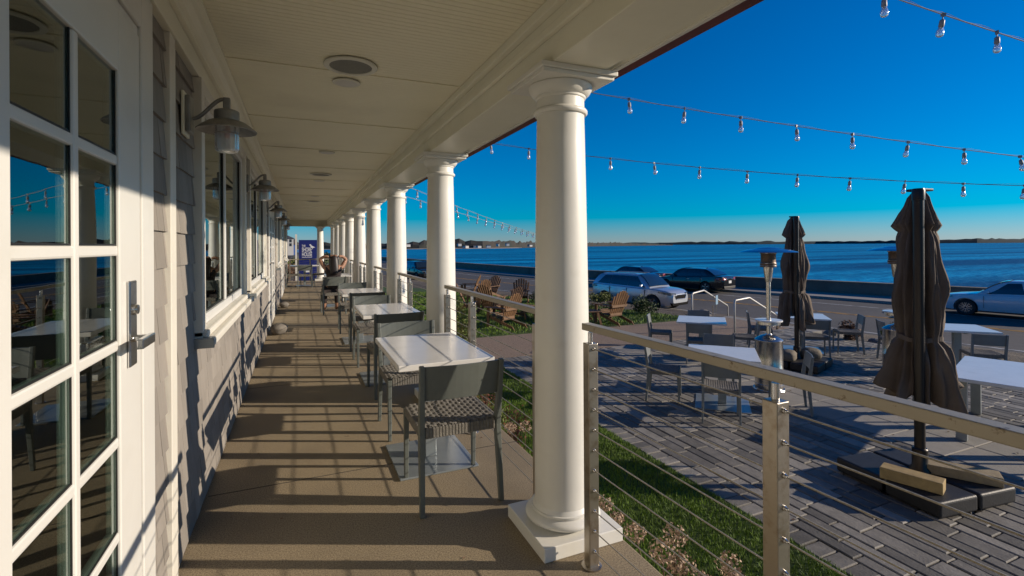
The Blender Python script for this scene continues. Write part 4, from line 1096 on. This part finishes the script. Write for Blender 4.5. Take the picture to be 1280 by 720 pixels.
# ------------------------------------------------------------------ cars
def boolean_cut(o, cutter):
    md = o.modifiers.new('cut', 'BOOLEAN'); md.operation = 'DIFFERENCE'; md.solver = 'EXACT'; md.object = cutter
    bpy.context.view_layer.update(); dg = bpy.context.evaluated_depsgraph_get(); me = bpy.data.meshes.new_from_object(o.evaluated_get(dg)); o.modifiers.clear(); o.data = me
    bpy.data.objects.remove(cutter)
def lerp(tbl, x):
    if x <= tbl[0][0]: return tbl[0][1]
    for (a, va), (b, vb) in zip(tbl, tbl[1:]):
        if x <= b: t = (x - a) / (b - a); t = t * t * (3 - 2 * t) if False else t; return va + (vb - va) * t
    return tbl[-1][1]
def car(loc, rot, lab, paint, spec, lab_cat='car'):
    """local +Y is forward; origin on the ground under the middle"""
    L_, W_, H_ = spec['L'], spec['W'], spec['H']; wb = spec['wb']; wr = spec['wr']; hw = W_ / 2; yf, yr = spec.get('yf', wb / 2 + .02), spec.get('yf', wb / 2 + .02) - wb
    t = thing('parked_car', lab, lab_cat, loc, rot, 'cars on the shore road')
    top = spec['top']      # belt / hood / boot line (y, z)
    wid = [(-L_ / 2, .74), (-L_ / 2 + .12, .88), (-L_ / 2 + .5, .97), (-.4, 1.0), (.8, 1.0), (L_ / 2 - .6, .96), (L_ / 2 - .22, .86), (L_ / 2, .66)]
    bot = [(-L_ / 2, .42), (-L_ / 2 + .1, .30), (-L_ / 2 + .45, .21), (L_ / 2 - .5, .19), (L_ / 2 - .12, .24), (L_ / 2, .38)]
    mb = MB(); N = 44; ring = 18; vs = []
    for i in range(N + 1):
        y = -L_ / 2 + L_ * i / N; zt = lerp(top, y); zb = lerp(bot, y); h = hw * lerp(wid, y)
        zm = zb + (zt - zb) * .52
        half = [(0, zb), (h * .80, zb), (h * .95, zb + .04), (h * .985, zb + .14), (h * 1.0, zm), (h * .985, zm + (zt - zm) * .45), (h * .955, zt - .05), (h * .90, zt - .008), (h * .70, zt + .012), (0, zt + .03)]
        pts = half + [(-x, z) for x, z in half[-2:0:-1]]
        vs += [(x, y, z) for x, z in pts]
    n = len(pts)
    fs = [(i * n + k, i * n + (k + 1) % n, (i + 1) * n + (k + 1) % n, (i + 1) * n + k) for i in range(N) for k in range(n)]
    fs += [tuple(range(n))[::-1], tuple(N * n + k for k in range(n))]
    fs = [f[::-1] for f in fs]
    mb.add(vs, fs); body = mb.build('body', paint, t)
    cut = MB()
    for yy in (yf, yr):
        for s in (-1, 1): cut.lathe([(wr + .055, 0), (wr + .055, .34)], 36, (s * hw * 1.06 if s > 0 else s * hw * 1.06, yy, wr), Matrix.Rotation(R(-90 * s), 4, 'Y'))
    co = cut.build('cut', 'plastic'); bpy.context.view_layer.update(); co.matrix_world = t.matrix_world.copy() if False else co.matrix_world
    # evaluate in local space
    t0 = (t.location.copy(), t.rotation_euler.copy()); t.location = (0, 0, 0); t.rotation_euler = (0, 0, 0)
    bpy.context.view_layer.update(); boolean_cut(body, co); t.location, t.rotation_euler = t0
    body.data.polygons.foreach_set('use_smooth', [True] * len(body.data.polygons))
    try: body.data.set_sharp_from_angle(angle=R(32))
    except Exception: pass
    # greenhouse
    g = spec['gh']  # yws (windscreen base), yrf (roof front), yrr (roof rear), yrg (rear glass base)
    yws, yrf, yrr, yrg = g; wbm = hw * .90; wt = hw * .70
    gp = MB(); K = 26; vs = []; sec = []
    for i in range(K + 1):
        y = yrg + (yws - yrg) * i / K
        if y < yrr: q = (y - yrg) / (yrr - yrg)
        elif y > yrf: q = (yws - y) / (yws - yrf)
        else: q = 1
        q = max(0, min(1, q)); qq = math.sin(q * PI / 2) ** 1.0
        zb = lerp(top, y) - .02; mid = (yrf + yrr) / 2
        zr = H_ - .035 * ((y - mid - .1) / (yrf - yrr)) ** 2 * 2 * spec.get('arch', 1)
        z = zb + (zr - zb) * qq + .001; f = (z - zb) / (H_ - zb); f = max(0.02, f)
        wtop = wbm + (wt - wbm) * f
        half = [(wbm, zb), (wbm + (wtop - wbm) * .5 + .01, zb + (z - zb) * .5), (wtop + .0, z - .05 * f), (wtop - .06, z - .012 * f), (wtop * .55, z + .012 * f), (0, z + .02 * f)]
        pts = half + [(-x, z_) for x, z_ in half[-2::-1]]
        vs += [(x, y, z_) for x, z_ in pts]; sec.append((y, zb, z, wtop))
    n = len(pts)
    gp.add(vs, [(i * n + k, i * n + k + 1, (i + 1) * n + k + 1, (i + 1) * n + k) for i in range(K) for k in range(n - 1)])
    cb_ = gp.build('cabin', paint, t, smooth='all')
    def sp(y, f):   # point on the cabin's side at height fraction f
        for (a, b) in zip(sec, sec[1:]):
            if a[0] <= y <= b[0] + 1e-6:
                q = (y - a[0]) / (b[0] - a[0]); zb, z, wt_ = (a[k] + (b[k] - a[k]) * q for k in (1, 2, 3)); ff = (z - zb) / (H_ - zb)
                zm = zb + (z - zb) * .5; xm = wbm + (wt_ - wbm) * .5 + .01; zt = z - .05 * ff; zz = zb + .03 + (zt - .02 - zb - .03) * f
                x = wbm + (xm - wbm) * (zz - zb) / max(.01, zm - zb) if zz < zm else xm + (wt_ - xm) * (zz - zm) / max(.01, zt - zm)
                return x + .004, zz
        return wbm, lerp(top, y)
    for s in (-1, 1):
        for (a0, a1, b0, b1) in spec['win']:   # bottom y range, top y range
            m_ = MB(); vs = []; Q = 8; Vn = 8
            for i in range(Q + 1):
                for j in range(Vn + 1):
                    f = j / Vn; ya = a0 + (b0 - a0) * f; yb = a1 + (b1 - a1) * f; y = ya + (yb - ya) * i / Q
                    x, z = sp(y, .05 + .93 * f); vs.append((s * (x + .004), y, z))
            fs = [(i * (Vn + 1) + j, (i + 1) * (Vn + 1) + j, (i + 1) * (Vn + 1) + j + 1, i * (Vn + 1) + j + 1) for i in range(Q) for j in range(Vn)]
            if s < 0: fs = [f[::-1] for f in fs]
            m_.add(vs, fs); m_.build('window', 'carglass', t, smooth='all')
    def screen(y0, y1, name):
        m_ = MB(); vs = []; Q = 8
        for j in range(Q + 1):
            f = j / Q; y = y0 + (y1 - y0) * f; a = min(sec, key=lambda q: abs(q[0] - y))
            for (c, d) in zip(sec, sec[1:]):
                if c[0] <= y <= d[0]: q = (y - c[0]) / (d[0] - c[0]); a = tuple(c[k] + (d[k] - c[k]) * q for k in range(4))
            z = a[2] + .016; wt_ = a[3] - .045
            for k in range(7):
                xx = -wt_ + 2 * wt_ * k / 6; vs.append((xx, y + (.02 if y > 0 else -.02), z + .022 * (1 - (xx / wt_) ** 2) + .006))
        m_.add(vs, [(j * 7 + k, j * 7 + k + 1, (j + 1) * 7 + k + 1, (j + 1) * 7 + k) for j in range(Q) for k in range(6)]); m_.build(name, 'carglass', t, smooth='all')
    screen(yrf + .02, yws - .06, 'windscreen'); screen(yrg + .06, yrr - .02, 'rear_window')
    # wheels
    for yy in (yf, yr):
        for s in (-1, 1):
            rot90 = Matrix.Rotation(R(90 * s), 4, 'Y'); cc = (s * (hw - .235), yy, wr)
            ty = MB().lathe([(wr * .66, .01), (wr * .90, .0), (wr * .985, .02), (wr, .05), (wr, .17), (wr * .985, .20), (wr * .90, .218), (wr * .68, .21)], 36, cc, rot90).build('wheel', 'rubber', t, smooth=True)
            rm = MB().lathe([(wr * .67, .09), (wr * .69, .20), (wr * .66, .212), (wr * .63, .20), (wr * .60, .12)], 32, cc, rot90, cap=False)
            ns = spec.get('spokes', 5)
            for k in range(ns):
                a = 2 * PI * k / ns
                for da in (-.13, .13):
                    p0 = Matrix.Rotation(a, 4, 'Z') @ Vector((wr * .1, 0, .195)); p1 = Matrix.Rotation(a + da, 4, 'Z') @ Vector((wr * .65, 0, .200))
                    p0 = rot90 @ p0 + Vector(cc); p1 = rot90 @ p1 + Vector(cc); rm.bar(p0, p1, .035, .02, .028, .02)
            rm.lathe([(.001, .21), (wr * .16, .205), (wr * .18, .18)], 16, cc, rot90, cap=False)
            rm.build('rim', 'rim', ty)
            MB().lathe([(wr * .62, .10), (.001, .10)], 24, cc, rot90, cap=False).build('brake_disc', 'plastic', ty)
    # wheel-arch shadows are real recesses: lining
    # lamps, grille, mirrors, plates, handles
    zf = spec['lampz']; e = L_ / 2
    def front(y): return hw * lerp(wid, y)
    for s in (-1, 1):
        if s: 
            hl = MB(); 
            vs = []
            for i in range(7):
                y = e - .07 - i * .085; x = front(y) * 1.0; hgt = .13 * (1 - i / 8); vs += [(s * (x * .985 + .012), y + .0, zf - hgt / 2 + i * .012), (s * (x * .975 + .012), y, zf + hgt / 2 + i * .018)]
            fs = [(2 * i, 2 * i + 1, 2 * i + 3, 2 * i + 2) for i in range(6)]
            hl.add([(s * front(e - .03) * .62, e + .004, zf - .055), (s * front(e - .03) * .62, e - .002, zf + .045)] + vs, [(0, 1, 3, 2)] + [tuple(q + 2 for q in f) for f in fs])
            h_ = hl.build('headlight', 'darklamp', t); md = h_.modifiers.new('t', 'SOLIDIFY'); md.thickness = .02; md.offset = 0
            tl_ = MB(); vs = []
            zt_ = spec['tailz']
            for i in range(6):
                y = -e + .05 + i * .075; x = front(y); hgt = .15 * (1 - i / 8); vs += [(s * (x * .985 + .014), y, zt_ - hgt / 2), (s * (x * .97 + .014), y, zt_ + hgt / 2)]
            tl_.add([(s * front(-e + .02) * .62, -e - .006, zt_ - .07), (s * front(-e + .02) * .62, -e + .006, zt_ + .07)] + vs, [(0, 1, 3, 2)] + [(2 + 2 * i, 3 + 2 * i, 5 + 2 * i, 4 + 2 * i) for i in range(5)])
            h_ = tl_.build('tail_light', 'redlamp', t); md = h_.modifiers.new('t', 'SOLIDIFY'); md.thickness = .02; md.offset = 0
        mz = lerp(top, yws - .35) + .06
        mi = MB().hexa([(s * (hw * .90), yws - .42, mz - .02), (s * (hw * .90 + .2), yws - .44, mz), (s * (hw * .90 + .2), yws - .34, mz), (s * (hw * .90), yws - .34, mz - .02), (s * (hw * .90 + .03), yws - .42, mz + .11), (s * (hw * .90 + .2), yws - .44, mz + .10), (s * (hw * .90 + .18), yws - .36, mz + .09), (s * (hw * .90 + .03), yws - .34, mz + .10)][::1])
        mi.build('mirror', paint, t, bevel=.02)
        for yy in spec['handles']:
            MB().box(min(s * (hw * .985), s * (hw + .012)), max(s * (hw * .985), s * (hw + .012)), yy - .09, yy + .09, lerp(top, yy) - .17, lerp(top, yy) - .14).build('door_handle', 'chrome' if spec.get('chromeh') else paint, t, bevel=.008)
        dl = MB()
        for yy in spec['seams']:
            dl.box(min(s * (hw * .97), s * (hw * 1.001 + .002)), max(s * (hw * .97), s * (hw * 1.001 + .002)), yy - .004, yy + .004, .36, lerp(top, yy) - .06)
        dl.build('door_seam', 'plastic', t)
        sk_ = MB().box(min(s * (hw - .05), s * (hw + .006)), max(s * (hw - .05), s * (hw + .006)), yr + wr + .08, yf - wr - .08, .20, .30 if spec.get('clad') else .24).build('side_sill', 'plastic', t, bevel=.01)
    gz = spec['grz']
    gm_ = MB().prism([(-.36, gz - .09), (.36, gz - .09), (.46, gz + .07), (.36, gz + .10), (-.36, gz + .10), (-.46, gz + .07)], e - .05, e + .012, Matrix(((1, 0, 0, 0), (0, 0, 1, 0), (0, 1, 0, 0), (0, 0, 0, 1))))
    go = gm_.build('grille', 'cargrille', t, bevel=.01)
    gf = MB(); 
    for a, b in (((-.46, gz + .07), (-.36, gz + .105)), ((-.36, gz + .105), (.36, gz + .105)), ((.36, gz + .105), (.46, gz + .07)), ((-.46, gz + .07), (-.36, gz - .09)), ((.46, gz + .07), (.36, gz - .09)), ((-.36, gz - .09), (.36, gz - .09))):
        gf.tube([(a[0], e + .012, a[1]), (b[0], e + .012, b[1])], .013, 6)
    gf.build('grille_surround', 'chrome', go)
    fb = MB().prism([(-.62, .27), (.62, .27), (.70, .40), (-.70, .40)], e - .14, e + .004, Matrix(((1, 0, 0, 0), (0, 0, 1, 0), (0, 1, 0, 0), (0, 0, 0, 1)))); fb.build('bumper_intake', 'cargrille', t, bevel=.02)
    rb = MB().prism([(-.64, .26), (.64, .26), (.70, .42), (-.70, .42)], -e - .006, -e + .14, Matrix(((1, 0, 0, 0), (0, 0, 1, 0), (0, 1, 0, 0), (0, 0, 0, 1)))); rb.build('rear_bumper', 'plastic', t, bevel=.02)
    MB().box(-.16, .16, -e - .018, -e - .007, spec['platez'], spec['platez'] + .16).build('number_plate', 'plate', t)
    if spec.get('rails'):
        for s in (-1, 1): MB().tube([(s * (wt - .06), yrf - .1, H_ - .02), (s * (wt - .06), yrf - .2, H_ + .035), (s * (wt - .06), yrr + .2, H_ + .03), (s * (wt - .06), yrr + .1, H_ - .01)], .014, 6).build('roof_rail', 'chrome', t)
    MB().hexa([(-.02, yrr + .05, H_ - .01), (.02, yrr + .05, H_ - .01), (.02, yrr + .17, H_ - .005), (-.02, yrr + .17, H_ - .005), (-.006, yrr + .03, H_ + .06), (.006, yrr + .03, H_ + .06), (.006, yrr + .07, H_ + .06), (-.006, yrr + .07, H_ + .06)]).build('roof_antenna', 'plastic', t)
    return t
SUV = dict(L=4.48, W=1.86, H=1.60, wb=2.67, wr=.355, yf=1.36, top=[(-2.24, .88), (-2.15, 1.04), (-1.9, 1.10), (-.5, 1.05), (.75, 1.00), (1.1, 1.01), (1.6, .98), (2.0, .92), (2.18, .84), (2.24, .76)],
           gh=(1.22, .45, -1.70, -2.12), win=[(.0, .98, .0, .46), (-1.0, -.012, -.96, -.012), (-1.80, -1.012, -1.40, -.975)], lampz=.78, tailz=.98, grz=.64, platez=.62, handles=(-.12, -1.05), seams=(.98, -.01, -1.0), clad=True, rails=True, spokes=5)
SED = dict(L=4.88, W=1.85, H=1.45, wb=2.78, wr=.335, yf=1.45, top=[(-2.44, .86), (-2.36, 1.00), (-2.1, 1.04), (-1.6, 1.03), (-.6, .97), (.8, .92), (1.2, .92), (1.8, .84), (2.2, .77), (2.40, .68), (2.44, .62)],
           gh=(1.20, .30, -1.05, -1.95), win=[(-.03, .92, -.03, .36), (-1.05, -.045, -.86, -.045), (-1.44, -1.065, -1.14, -.875)], lampz=.66, tailz=.86, grz=.54, platez=.60, handles=(-.18, -1.08), seams=(.95, -.05, -1.0), chromeh=True, spokes=5)
CPE = dict(L=4.7, W=1.83, H=1.40, wb=2.7, wr=.33, yf=1.40, top=[(-2.35, .86), (-2.25, .98), (-2.0, 1.02), (-1.5, 1.0), (-.6, .95), (.8, .90), (1.2, .90), (1.8, .82), (2.15, .72), (2.30, .60), (2.35, .52)],
           gh=(1.15, .20, -.95, -1.8), win=[(-.25, .85, -.15, .28), (-1.15, -.33, -.85, -.25)], lampz=.66, tailz=.86, grz=.58, platez=.55, handles=(-.4,), seams=(.9, -.45), spokes=7)
CON = dict(L=4.9, W=1.84, H=1.46, wb=2.77, wr=.33, yf=1.45, top=[(-2.45, .84), (-2.36, .96), (-2.1, 1.0), (-1.5, .99), (-.6, .94), (.8, .90), (1.2, .91), (1.8, .85), (2.2, .78), (2.38, .70), (2.45, .63)],
           gh=(1.15, .15, -1.1, -1.9), win=[(-.25, .85, -.15, .24), (-1.35, -.33, -1.05, -.25)], lampz=.68, tailz=.82, grz=.60, platez=.55, handles=(-.4,), seams=(.9, -.45), spokes=10, chromeh=True)
def head(dx, dy): return math.atan2(-dx, dy)
car((14.9, 19.25, RZ + .004), head(.30, -.954), 'silver SUV driving toward us on the near side of the road', 'paintsilver', SUV, 'car')
car((23.35, 24.5, RZ + .006), head(-.27, .963), 'black sedan parked along the seawall, rear toward us', 'paintblack', SED)
car((22.25, 29.4, RZ + .006), head(-.22, .975), 'dark car with red tail lights, roof showing behind the silver SUV', 'paintnavy', CPE)
car((26.3, 9.9, RZ + .006), head(-.22, .975), 'white car parked by the seawall at the right edge', 'paintwhite', CON)
car((9.7, 43.6, RZ + .006), head(.22, -.97), 'black SUV far off on the road, seen between the second and third columns', 'paintblack', dict(SUV, rails=False))

# ------------------------------------------------------------------ string lights
bulb_protos = {}
def string_light(a, b, sag, n_lead, spacing, lab, right_pole=True):
    a = Vector(a); b = Vector(b); L_ = (b - a).length
    t = thing('string_light', lab, 'string light', tuple(a), 0, 'strings of clear bulbs above the patio')
    def pos(q): return (b - a) * q + Vector((0, 0, -4 * sag * q * (1 - q)))
    N = 60
    MB().tube([pos(i / N) for i in range(N + 1)], .0042, 6).build('cable', 'wire', t)
    MB().tube([pos(i / N) + Vector((0, 0, .010 + .008 * math.sin(i * 1.1))) for i in range(N + 1)], .0016, 5).build('support_wire', 'cable', t)
    n = int(L_ / spacing)
    for i in range(n):
        q = (i * spacing + n_lead) / L_
        if q > 1: break
        p = pos(q); key = 'b'
        tl = random.Random(i * 7 + int(L_ * 10)).uniform(-.16, .16)
        if key not in bulb_protos:
            s_ = MB().lathe([(.003, .008), (.004, -.03), (.012, -.034), (.0155, -.04), (.017, -.078), (.014, -.084)], 14)
            s_.box(-.014, .014, -.006, .006, -.012, .012)
            sk_ = s_.build('socket', 'socket', t, smooth=True)
            g_ = MB().lathe([(.013, -.083), (.016, -.092), (.0235, -.115), (.025, -.128), (.021, -.142), (.011, -.150), (.001, -.152)], 16).build('bulb', 'bulbglass', sk_, smooth=True)
            f_ = MB().tube([(-.004, 0, -.085), (-.005, 0, -.115), (0, 0, -.122), (.005, 0, -.115), (.004, 0, -.085)], .0009, 5).build('filament', 'chrome', sk_)
            bulb_protos[key] = sk_; cur = sk_
        else:
            pr = bulb_protos[key]; cur = pr.copy(); C.objects.link(cur); cur.parent = t
            for ch in list(pr.children): c2 = ch.copy(); C.objects.link(c2); c2.parent = cur
        cur.location = p; cur.scale = (1.05, 1.05, 1.05); cur.rotation_euler = (tl, tl * .6, i * 1.3)
def cp(u, up, d):   # bearing tangent, rise tangent, distance along the view axis
    x, y = pol(u, d); return (x, y, EYE + up * d)
string_light(cp(.60, .565, 3.2), cp(1.35, .315, 4.5), .02, .12, .60, 'nearest string of clear bulbs crossing the top right corner', )
string_light(cp(-.02, .345, 5.2), cp(1.2, .155, 5.2), .06, .17, .60, 'upper long string of clear bulbs running from the near column to the right')
string_light(cp(-.13, .222, 7.6), cp(1.25, .110, 5.5), .16, .1, .60, 'lower long string of clear bulbs above the far umbrella')
string_light(cp(-.27, .145, 9.0), cp(.10, .010, 21), .12, .1, .60, 'distant string of bulbs dropping behind the second column')
string_light(cp(-.27, .118, 9.5), cp(.10, .008, 22), .05, .3, .60, 'lowest distant string of bulbs between the second and first columns')

# ------------------------------------------------------------------ the person
def skin_figure(name, joints, edges, m, parent, root=0, sub=2, scale=1.0):
    me = bpy.data.meshes.new(name); me.from_pydata([j[0] for j in joints], edges, []); o = bpy.data.objects.new(name, me); C.objects.link(o)
    if parent: o.parent = parent
    sm_ = o.modifiers.new('skin', 'SKIN'); sm_.use_smooth_shade = True
    for i, j in enumerate(joints):
        r = j[1]; me.skin_vertices[0].data[i].radius = r if isinstance(r, tuple) else (r, r); me.skin_vertices[0].data[i].use_root = (i == root)
    s2 = o.modifiers.new('sub', 'SUBSURF'); s2.levels = sub; s2.render_levels = sub
    bpy.context.view_layer.update(); dg = bpy.context.evaluated_depsgraph_get(); m2 = bpy.data.meshes.new_from_object(o.evaluated_get(dg)); o.modifiers.clear(); o.data = m2; m2.materials.clear(); m2.materials.append(M[m]); m2.polygons.foreach_set('use_smooth', [True] * len(m2.polygons))
    return o
pr_ = thing('person', 'seated person with long dark hair and both arms raised, seen from behind', 'person', (.62, 11.0, 0), R(4))
J = [((0, -.06, .52), (.16, .12)), ((0, -.07, .68), (.13, .10)), ((0, -.08, .86), (.155, .10)), ((0, -.07, .98), (.12, .085)), ((0, -.05, 1.05), (.05, .05)), ((0, -.03, 1.13), (.075, .09)), ((0, -.02, 1.22), (.07, .085)),
     ((-.17, -.07, .96), .055), ((-.26, -.02, 1.15), .042), ((-.17, -.08, 1.21), .032), ((-.09, -.11, 1.20), .026),
     ((.17, -.07, .96), .055), ((.265, -.02, 1.14), .042), ((.17, -.08, 1.21), .032), ((.09, -.11, 1.20), .026),
     ((-.10, .0, .50), .085), ((-.13, .36, .50), .065), ((-.13, .38, .10), .045), ((-.13, .50, .04), .035),
     ((.10, .0, .50), .085), ((.13, .36, .50), .065), ((.13, .38, .10), .045), ((.13, .50, .04), .035)]
E = [(0, 1), (1, 2), (2, 3), (3, 4), (4, 5), (5, 6), (3, 7), (7, 8), (8, 9), (9, 10), (3, 11), (11, 12), (12, 13), (13, 14), (0, 15), (15, 16), (16, 17), (17, 18), (0, 19), (19, 20), (20, 21), (21, 22)]
body = skin_figure('body', J, E, 'skin', pr_)
for s in (-1, 1):
    base = Vector((s * .08, -.125, 1.20))
    for k in range(4):
        a = base + Vector((-s * .01, 0, (k - 1.5) * .017)); skin_figure('finger', [(tuple(a), .011), (tuple(a + Vector((-s * .035, -.012, .004))), .009), (tuple(a + Vector((-s * (.06 + .006 * (k % 2)), -.012, 0))), .007)], [(0, 1), (1, 2)], 'skin', body, sub=1)
    a = base + Vector((0, .0, -.03)); skin_figure('thumb', [(tuple(a), .012), (tuple(a + Vector((-s * .015, -.02, -.03))), .009)], [(0, 1)], 'skin', body, sub=1)
hb = skin_figure('hair', [((0, -.06, 1.24), (.085, .075)), ((0, -.10, 1.15), (.11, .085)), ((0, -.15, 1.02), (.10, .05)), ((0, -.175, .90), (.10, .04)), ((0, -.18, .80), (.07, .03))], [(0, 1), (1, 2), (2, 3), (3, 4)], 'hair', pr_)
tp = skin_figure('top', [((0, -.06, .50), (.175, .135)), ((0, -.07, .68), (.145, .115)), ((0, -.08, .86), (.168, .115)), ((0, -.07, .97), (.14, .10)), ((-.16, -.07, .955), .064), ((.16, -.07, .955), .064)], [(0, 1), (1, 2), (2, 3), (3, 4), (3, 5)], 'cloth', pr_)
tr_ = skin_figure('trousers', [((0, -.04, .52), (.175, .13)), ((-.10, .02, .50), .093), ((-.13, .36, .50), .073), ((-.13, .38, .14), .053), ((.10, .02, .50), .093), ((.13, .36, .50), .073), ((.13, .38, .14), .053)], [(0, 1), (1, 2), (2, 3), (0, 4), (4, 5), (5, 6)], 'cloth', pr_)

# ------------------------------------------------------------------ sign beyond the porch
def text(s, size, x, z, parent, m, yy=-.052, align='LEFT', cond=1.0, ext=.003, name='lettering'):
    cu = bpy.data.curves.new('t', 'FONT'); cu.body = s; cu.size = size; cu.align_x = align; cu.extrude = ext; cu.offset = size * .012
    ob = bpy.data.objects.new('t', cu); C.objects.link(ob); bpy.context.view_layer.update()
    me = bpy.data.meshes.new_from_object(ob.evaluated_get(bpy.context.evaluated_depsgraph_get())); bpy.data.objects.remove(ob)
    o = bpy.data.objects.new(name, me); C.objects.link(o); o.parent = parent; o.location = (x, yy, z); o.rotation_euler = (R(90), 0, 0); o.scale = (cond, 1, 1); me.materials.clear(); me.materials.append(M[m]); return o
sg = thing('blue_sign', 'navy blue restaurant sign with white lettering and a white bird beyond the porch end', 'sign', (.34, 24.9, 0), R(0))
MB().box(-.43, .43, -.05, .05, -.30, 1.72).build('panel', 'signblue', sg, bevel=.004)
MB().box(-.585, -.50, -.06, .03, GZ, 1.98).build('post', 'paint', sg)
MB().box(-.44, -.432, -.06, .06, -.3, 1.73).build('panel_edge', 'farwhite', sg)
MB().box(-.499, -.441, -.02, .02, 1.5, 1.55).build('bracket', 'paint', sg)
text('THE', .14, -.30, 1.395, sg, 'signwhite', cond=.62)
text('SHORE', .275, -.30, 1.175, sg, 'signwhite', cond=.50)
text('HOUSE', .275, -.30, .955, sg, 'signwhite', cond=.50)
ul = MB().box(-.30, .14, -.0545, -.0515, .895, .912); ul.build('small_print_line', 'signwhite', sg)
bird = [(-.02, 1.485), (.035, 1.52), (.07, 1.50), (.085, 1.46), (.12, 1.44), (.19, 1.40), (.26, 1.355), (.20, 1.36), (.15, 1.345), (.135, 1.29), (.15, 1.285), (.12, 1.28), (.122, 1.345), (.08, 1.36), (.045, 1.40), (.035, 1.455)]
MB().prism(bird, .052, .056, Matrix(((1, 0, 0, .03), (0, 0, -1, 0), (0, 1, 0, 0), (0, 0, 0, 1)))).build('bird_emblem', 'signwhite', sg)
em = MB().prism([(-.25, .28), (-.02, .28), (-.02, .20), (-.25, .20)], .052, .055, Matrix(((1, 0, 0, .1), (0, 0, -1, 0), (0, 1, 0, 0), (0, 0, 0, 1)))); em.build('lower_emblem', 'signwhite', sg)

# ------------------------------------------------------------------ beyond the porch end
hz = thing('white_house', 'small white house with dark hipped roof and four windows, beyond the sign', 'house', (-3.4, 150, -1.0), R(4))
MB().box(-1.35, 1.35, -3, 3, 0, 4.6).build('wall', 'farwhite', hz)
MB().add([(-1.7, -3.3, 4.6), (1.7, -3.3, 4.6), (1.7, 3.3, 4.6), (-1.7, 3.3, 4.6), (0, -.5, 5.5), (0, .5, 5.5)], [(0, 1, 4), (1, 2, 5, 4), (2, 3, 5), (3, 0, 4, 5), (3, 2, 1, 0)]).build('roof', 'farroof', hz)
for x in (-.6, .6):
    for z in (2.5, 3.55): MB().box(x - .3, x + .3, -3.03, -2.99, z, z + .8).build('window', 'blackwin', hz)
bh = thing('blue_house', 'low bright blue house with dark roof behind the small white house', 'house', (-4.4, 156, -1.0), R(4))
MB().box(-3.5, 3.2, -2, 3, 0, 3.0).build('wall', 'bluetarp', bh)
MB().prism([(-2.3, 3.0), (3.3, 3.0), (.5, 4.6)], -3.7, 3.4, Matrix(((0, 0, 1, 0), (1, 0, 0, 0), (0, 1, 0, 0), (0, 0, 0, 1)))).build('roof', 'farroof', bh)
for k, (x, y, rx, rz, m, lab, nm) in enumerate(((-.42, 26.2, .55, .48, 'pinkbloom', 'faded pink flowering bush beyond the left end of the porch', 'flowering_bush'), (.15, 26.9, .5, .42, 'pinkbloom', 'faded pink bush just left of the navy sign', 'flowering_bush'),
                                                (-.9, 31, 1.1, .75, 'dryleaf', 'brown autumn bush rising behind the pink bushes', 'autumn_bush'), (.2, 33, .9, .6, 'dryleaf', 'brown autumn bush nearer the sign post', 'autumn_bush'), (-1.8, 42, 2.4, .9, 'leafy', 'mottled green hedge at the foot of the white house', 'hedge'), (1.0, 48, 2.0, .9, 'leaf', 'dark hedge behind the navy sign', 'hedge'))):
    shrub(x, y, GZ, rx, rz, 2200, .05 if y < 40 else .12, m, nm, lab, stems=8)
t = thing('utility_pole', 'thin dark utility pole seen between the farthest columns', 'utility pole', (2.15, 38, RZ), 0)
MB().lathe([(.13, 0), (.09, 8.5)], 12).build('pole', 'utility', t, smooth=True); MB().box(-.9, .9, -.06, .06, 7.6, 7.72).build('crossarm', 'utility', t)
shrub(.05, 23.0, GZ, .3, .36, 800, .03, 'yellowc', 'marigold_bush', 'small orange-yellow flowers behind the chairs at the porch end', cat='plant')

fl = MB(); rf_ = random.Random(11)
for i in range(150):
    zone = rf_.random()
    if zone < .45: x, y, z = rf_.uniform(-.45, 1.35), rf_.uniform(1.0, 12), .003
    else: x, y, z = rf_.uniform(3.6, 11.5), rf_.uniform(1.0, 10), GZ + .006
    k = rf_.uniform(.004, .012) if z > 0 else rf_.uniform(.010, .028); a = rf_.uniform(0, 6.28); u = Vector((math.cos(a), math.sin(a), 0)) * k; v = Vector((-math.sin(a), math.cos(a), 0)) * k * .5; p = Vector((x, y, z)); up = Vector((0, 0, k * .4))
    fl.add([p - u, p + v + up, p + u, p - v + up * .6], [(0, 1, 2, 3)])
tag(fl.build('fallen_leaves', 'dryleaf'), 'small dry leaves and grit lying on the porch floor and patio', 'leaf litter', kind='stuff')
